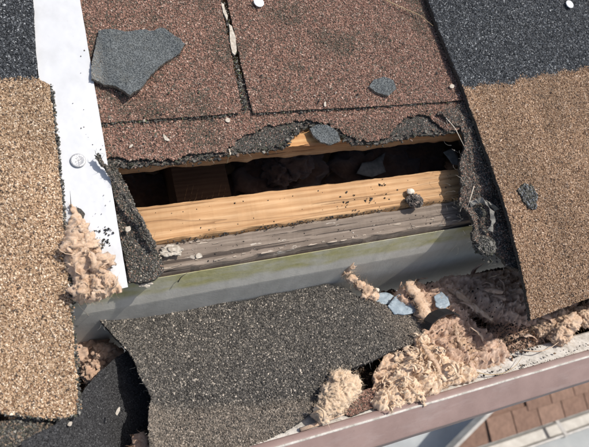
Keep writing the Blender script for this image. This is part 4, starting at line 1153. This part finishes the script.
def flake(px, w, L, wd, rot, label, mat='paint_flake', th=.0007):
    u, v = G(px[0], px[1], w); n = 9; pts = []
    for i in range(n):
        a = 2 * math.pi * i / n; r_ = (.75 + .45 * rng.rand())
        x, y = math.cos(a) * L / 2 * r_, math.sin(a) * wd / 2 * r_
        pts.append((u + x * math.cos(rot) - y * math.sin(rot), v + x * math.sin(rot) + y * math.cos(rot)))
    V, Fs, mi, T, f = slab(pts, max(L / 5, .0008), lambda a, b: w + .0007 * nz(a, b, L * 900, 160, 2), th, roof)
    return fin(mesh('paint_flake', V, Fs, [M[mat]] * 2, None, mi), label, 'flake', 'pale flakes')
for a in (((166, 138), .0032, .0085, .0035, -1.0, 'pale flake on the brown strip below the left tab'),
          ((131, 146), .0032, .0050, .0022, .6, 'thin pale flake near the white strip on the brown strip'),
          ((228, 120), .0032, .0050, .0045, 0, 'pinkish white flake just below the slot between brown tabs'),
          ((325, 104), .0070, .0060, .0024, 1.3, 'small cream flake at the edge of the wide brown tab'),
          ((452, 86), .0080, .0065, .0055, .3, 'cream crumb beside the shadowed edge of the right shingle'),
          ((230, 152), .0005, .0075, .0018, 1.6, 'upright straw coloured sliver on the black torn edge'),
          ((128, 229), -.0065, .0048, .0048, .2, 'round white flake on the rotted shingle remnant'),
          ((199, 256), W_GREY + .0012, .0070, .0050, .1, 'small white paint flake on the weathered grey board'),
          ((118, 411), -.0325, .0075, .0028, 1.1, 'yellowish leaf bit on the black flap'),
          ((70, 424), .012, .0035, .0028, .4, 'white flake below the bottom corner of the left shingle'),
          ((498, 330), -.010, .001, .001, .4, None)):
    if a[5]: flake(*a)
# chipped white lining exposed in the slot
for k, (pts, lab) in enumerate((([(229, 24), (232, 26), (236, 38), (237, 50), (235, 55), (232, 52), (230, 40)], 'long white chip wedged in the slot between the brown tabs'),
                  ([(221, 2), (224, 4), (228, 16), (227, 20), (223, 12)], 'thin white chip at the top of the slot between tabs'))):
    ol = rough_outline([G(x, y, .0060) for x, y in pts], .001, .0006, 141 + k)
    V, Fs, mi, T, f = slab(ol, .002, lambda u, v: .0058 + .0008 * nz(u, v, 4, 120, 2), .0025, roof)
    fin(mesh('paint_flake', V, Fs, [M['paint_flake']] * 2, None, mi), lab, 'flake', 'pale flakes')
# crumpled pale scraps at the left end of the grey board
for (x, y, h, r, lab) in ((172, 250, -.024, .0062, 'crumpled pale paint scrap at the left end of the grey board'), (145, 282, -.028, .0048, 'white lump of plaster hanging at the gutter back left')):
    V, Fs = lobe(rz(x, y, h), r, (1.3, .9, .28), 4, .6, 1.4, x * .1, .25)
    fin(mesh('paint_scrap', V, Fs, M['paint_flake'], smooth=True), lab, 'scrap')
V, Fs = lobe(fill(377, 290, .014), .0026, (1, 1, .9), 3, .2, 1.5, 7, .02)
fin(mesh('pebble', V, Fs, M['pale_fibre'], smooth=True), 'tiny cream pebble against the gutter back', 'pebble')
# twigs, straws and hairs
def stalk(pts, r, mat, label, name='straw', cat='straw'):
    p = [np.array(q) for q in pts]; fine = []
    for i in range(len(p) - 1):
        for s in np.linspace(0, 1, 6)[:-1]: fine.append(p[i] * (1 - s) + p[i + 1] * s)
    fine.append(p[-1]); fine = np.array(fine)
    for _ in range(3): fine[1:-1] = (fine[:-2] + 2 * fine[1:-1] + fine[2:]) / 4
    V, Fs = tube(fine, r, 6, True)
    return fin(mesh(name, V, Fs, M[mat], smooth=True), label, cat)
stalk([rz(368, -12, .008), rz(385, 0, .0085), rz(405, 9, .010), rz(420, 15, .010), rz(433, 26, .009)], .0008, 'straw', 'pale dry straw on the brown shingle near the right shingle')
stalk([rz(68, 284, .019), rz(74, 296, .016), rz(79, 306, .006), (fill(90, 317, .030))], .0006, 'pale_fibre', 'thin pale wire curling down from the wad on the strip', 'wire', 'wire')
stalk([rz(474, 186, .0), rz(470, 200, .003), rz(466, 211, -.004)], .0005, 'pale_fibre', 'pale bent fibre over the torn felt, leaning left', 'fibre', 'fibre')
stalk([rz(464, 207, -.010), rz(472, 214, -.006), rz(478, 219, -.006)], .0005, 'pale_fibre', 'short pale fibre at the end of the grey board', 'fibre', 'fibre')
stalk([rz(446, 118, .006), rz(455, 128, .008), rz(460, 138, .004), rz(466, 150, .002)], .0006, 'pale_fibre', 'pale fibre curling at the right end of the torn edge', 'fibre', 'fibre')
stalk([fill(462, 366, .012), fill(476, 372, .012), fill(488, 375, .010), fill(503, 374, .008), fill(516, 366, .009), fill(522, 357, .008)], .0007, 'straw', 'bent brown stalk lying on the pale gutter ledge', 'stalk', 'stalk')
stalk([fill(522, 350, .008), fill(540, 352, .012), fill(552, 347, .012), fill(560, 341, .011)], .0008, 'buff_wool', 'buff stem on the ledge under the right shingle', 'stalk', 'stalk')
stalk([GY(178, 282, Y_BACK - .003), GY(181, 277, Y_BACK - .003), GY(187, 273, Y_BACK - .003)], .0006, 'dark_fibre', 'dark curved hair stuck on the gutter back left', 'hair', 'hair')
stalk([rz(227, 163, -.012), rz(229, 155, .001), rz(231, 148, .004)], .0006, 'straw', 'dry splinter standing on the torn edge above the rafter', 'splinter', 'splinter')

# crumbs: uncountable grit lying about
def grit(name, label, poly, w, n, r, cols, wts, place='roof', clus=None):
    P = []
    for i in range(n):
        if clus is not None:
            c = clus[rng.randint(len(clus))]; x, y = c[0] + rng.randn() * c[2], c[1] + rng.randn() * c[3]
        else: x, y = rand_in(poly)
        if place == 'roof':
            ww = w(x, y) if callable(w) else w
            P.append(rz(x, y, ww))
        else: P.append(fill(x, y, w))
    rr = r * np.clip(np.exp(rng.randn(n) * .45), .4, 1.8)
    V, Fs, cc = grains(np.array(P), rr, palette(n, cols, wts))
    o = mesh(name, V, Fs, M['grain'], colors=cc); fin(o, label, 'grit', kind='stuff')
DK = [(.02, .019, .017), (.05, .045, .04), (.10, .08, .06)]
grit('loose_grit', 'black crumbs scattered in clusters on the lower white strip', None, .0086, 110, .0006, DK, [3, 2, .6], clus=[(100, 229, 5, 1.5), (110, 231, 3, 2), (105, 242, 5, 2), (98, 246, 3, 2), (108, 257, 2, 3), (112, 262, 2, 3), (96, 238, 3, 3)])
grit('loose_grit', 'sparse dark specks over the white strip', [(60, 40), (88, 50), (116, 215), (90, 220)], .0085, 22, .0004, DK, [3, 2, 1])
grit('loose_grit', 'dark crumbs scattered on the pine board', [(150, 212), (455, 172), (457, 196), (165, 240)], W_BOT - .0002, 55, .0005, DK, [3, 2, 1])
grit('loose_grit', 'dark pellets on the right half of the pine board', None, W_BOT + .0004, 26, .0008, DK, [3, 2, 1], clus=[(347, 197, 6, 4), (372, 200, 5, 6), (353, 208, 6, 3), (386, 184, 6, 4)])
grit('loose_grit', 'crumbs caught in the gap between pine and grey boards', None, lambda x, y: W_BOT - .0016, 260, .0006, DK + [(.13, .10, .07)], [3, 2, 1, 1],
     clus=[(170 + i * 7.2, 243 - i * 1.13, 4, .9) for i in range(40)])
grit('loose_grit', 'crumbs and chips strewn on the grey board', [(180, 250), (470, 206), (474, 219), (180, 266)], W_GREY + .0004, 80, .00045, DK + [(.45, .42, .37)], [3, 2, 1, 1.2])
grit('loose_grit', 'debris along the foot of the torn felt over the gutter', [(470, 236), (500, 236), (516, 262), (484, 262)], -.012, 160, .0010, CRUST + [(.20, .18, .15)], CRUSTW + [1.5])
grit('loose_grit', 'dark crumbs scattered on the pale gutter ledge', [(470, 376), (589, 342), (589, 352), (470, 384)], .0055, 90, .0007, DK + [(.2, .13, .08)], [3, 2, 1, 1], place='fill')
grit('loose_grit', 'dark litter among the insulation near the right shingle', [(488, 325), (530, 320), (545, 345), (515, 358), (500, 345)], .006, 420, .0008, [(.03, .02, .014), (.07, .045, .03), (.13, .08, .05), (.015, .012, .01), (.42, .40, .38)], [4, 3, 2, 3, .25], place='fill')
grit('loose_grit', 'dark crumbs sprinkled over the rose insulation', [(425, 285), (500, 290), (520, 330), (505, 360), (440, 350)], .016, 150, .0007, [(.03, .02, .014), (.07, .045, .03), (.02, .015, .01)], [3, 3, 2], place='fill')
grit('loose_grit', 'pale and dark granules fallen on the brown shingles', [(110, 100), (455, 20), (455, 120), (120, 150)], .0068, 130, .0007, [(.02, .02, .02), (.42, .36, .30), (.07, .08, .05)], [3, 1.2, 2])

# ================================================================== FAR BELOW: LOWER ROOF, ITS GUTTER
LP = math.radians(33); LB = math.tan(LP); LC, LS_ = math.cos(LP), math.sin(LP)
Z_LOW = -2.75
q = GP(540, 427, Z_LOW); LA = Z_LOW - LB * q[1]
e1 = np.array(GP(493, 444, LA, LB)); e2 = np.array(GP(600, 403, LA, LB)); ye = (e1[1] + e2[1]) / 2      # eave of the lower roof
dl = np.array(GP(488, 413, LA, LB)); dr = np.array(GP(452, 449, LA, LB))                                 # its slanting end
LR = empty('lower_roof', (e1[0], ye, LA + LB * ye)); fin(LR, 'lower roof of brown tabs seen beyond the gutter lip', 'roof')
def ends(y): return dl[0] + (dr[0] - dl[0]) * (y - dl[1]) / (dr[1] - dl[1])
ytop = ye + 1.25
XE = 5.4
V = []
for (x, y) in ((ends(ye), ye), (XE, ye), (XE, ytop), (ends(ytop), ytop)):
    V += [(x, y, LA + LB * y - .004)]
V += [(a, b, c - .05) for a, b, c in V[:4]]
mesh('deck', V, [(0, 1, 2, 3), (7, 6, 5, 4), (0, 4, 5, 1), (1, 5, 6, 2), (2, 6, 7, 3), (3, 7, 4, 0)], M['terracotta'], LR)
px_w = np.array(GP(557, 424, LA, LB))[0] - np.array(GP(521, 436, LA, LB))[0]
TW = .19; TE = .105
base = None
row = 0; s = 0.0
while s < .80:
    y0 = ye + s * LC
    x = max(ends(y0), ends(y0 + (TE + .03) * LC)) + .01 + (.5 * TW if row % 2 else .12 * TW); first = True
    while x < min(XE - TW, ends(ye) + 1.9):
        if base is None:
            bm = bmesh.new(); bmesh.ops.create_cube(bm, size=1)
            for v in bm.verts: v.co = Vector((v.co.x * (TW - .005), v.co.y * (TE + .03), v.co.z * .008))
            bmesh.ops.bevel(bm, geom=bm.edges[:], offset=.0015, segments=1, affect='EDGES')
            bmesh.ops.triangulate(bm, faces=bm.faces[:])
            base = bpy.data.meshes.new('shingle'); bm.to_mesh(base); bm.free(); base.materials.append(M['terracotta'])
        yc = ye + (s + TE / 2 + .012) * LC
        cpos = np.array([x + TW / 2, yc, LA + LB * yc + .010])
        o = link('shingle', base, LR, cpos); o.rotation_euler = (LP - .06, 0, rnd.uniform(-.012, .012))
        x += TW
    s += TE; row += 1
# slanting white trim on the roof's end
a3 = np.array([*dl, LA + LB * dl[1]]); b3 = np.array([*dr, LA + LB * dr[1]]); dd = (b3 - a3); dd /= np.linalg.norm(dd)
nn = np.array([0, -LS_, LC]); ss = np.cross(dd, nn)
a3 = a3 - dd * 1.2; b3 = np.array([ends(ye), ye, LA + LB * ye])
V = [p + ss * s1 + nn * h for p in (a3, b3) for s1, h in ((-.012, -.05), (.008, -.05), (.008, .012), (-.012, .012))]
mesh('end_trim', V, [(0, 1, 2, 3), (7, 6, 5, 4), (0, 4, 5, 1), (1, 5, 6, 2), (2, 6, 7, 3), (3, 7, 4, 0)], M['trim_white'], LR)
zl = LA + LB * ye
LG = empty('lower_gutter', (e1[0], ye - .05, zl - .1)); fin(LG, 'pale white gutter along the lower roof at bottom right', 'gutter')
sweep('trough', [(ye - .004, zl - .01), (ye - .004, zl - .085), (ye - .06, zl - .09), (ye - .085, zl - .05), (ye - .095, zl - .012), (ye - .086, zl - .006)], ends(ye), XE, M['trim_white'], LG, .003)
sweep('rim', [(ye - .087, zl - .006), (ye - .092, zl + .002), (ye - .100, zl + .001), (ye - .103, zl - .006), (ye - .099, zl - .012)], ends(ye), XE, M['trim_white'], LG, .003)
xs = GP(557, 424, LA, LB)[0]
sweep('joint_band', [(ye - .002, zl + .004), (ye - .06, zl + .006), (ye - .098, zl + .006), (ye - .108, zl - .006), (ye - .100, zl - .04)], xs - .012, xs + .012, M['trim_white'], LG, .003)
o = box_obj('lower_wall', (ends(ye) + .9, ye + .35, Z_GROUND), (XE - .1, ye + .5, zl - .02), M['render_wall']); o['kind'] = 'structure'
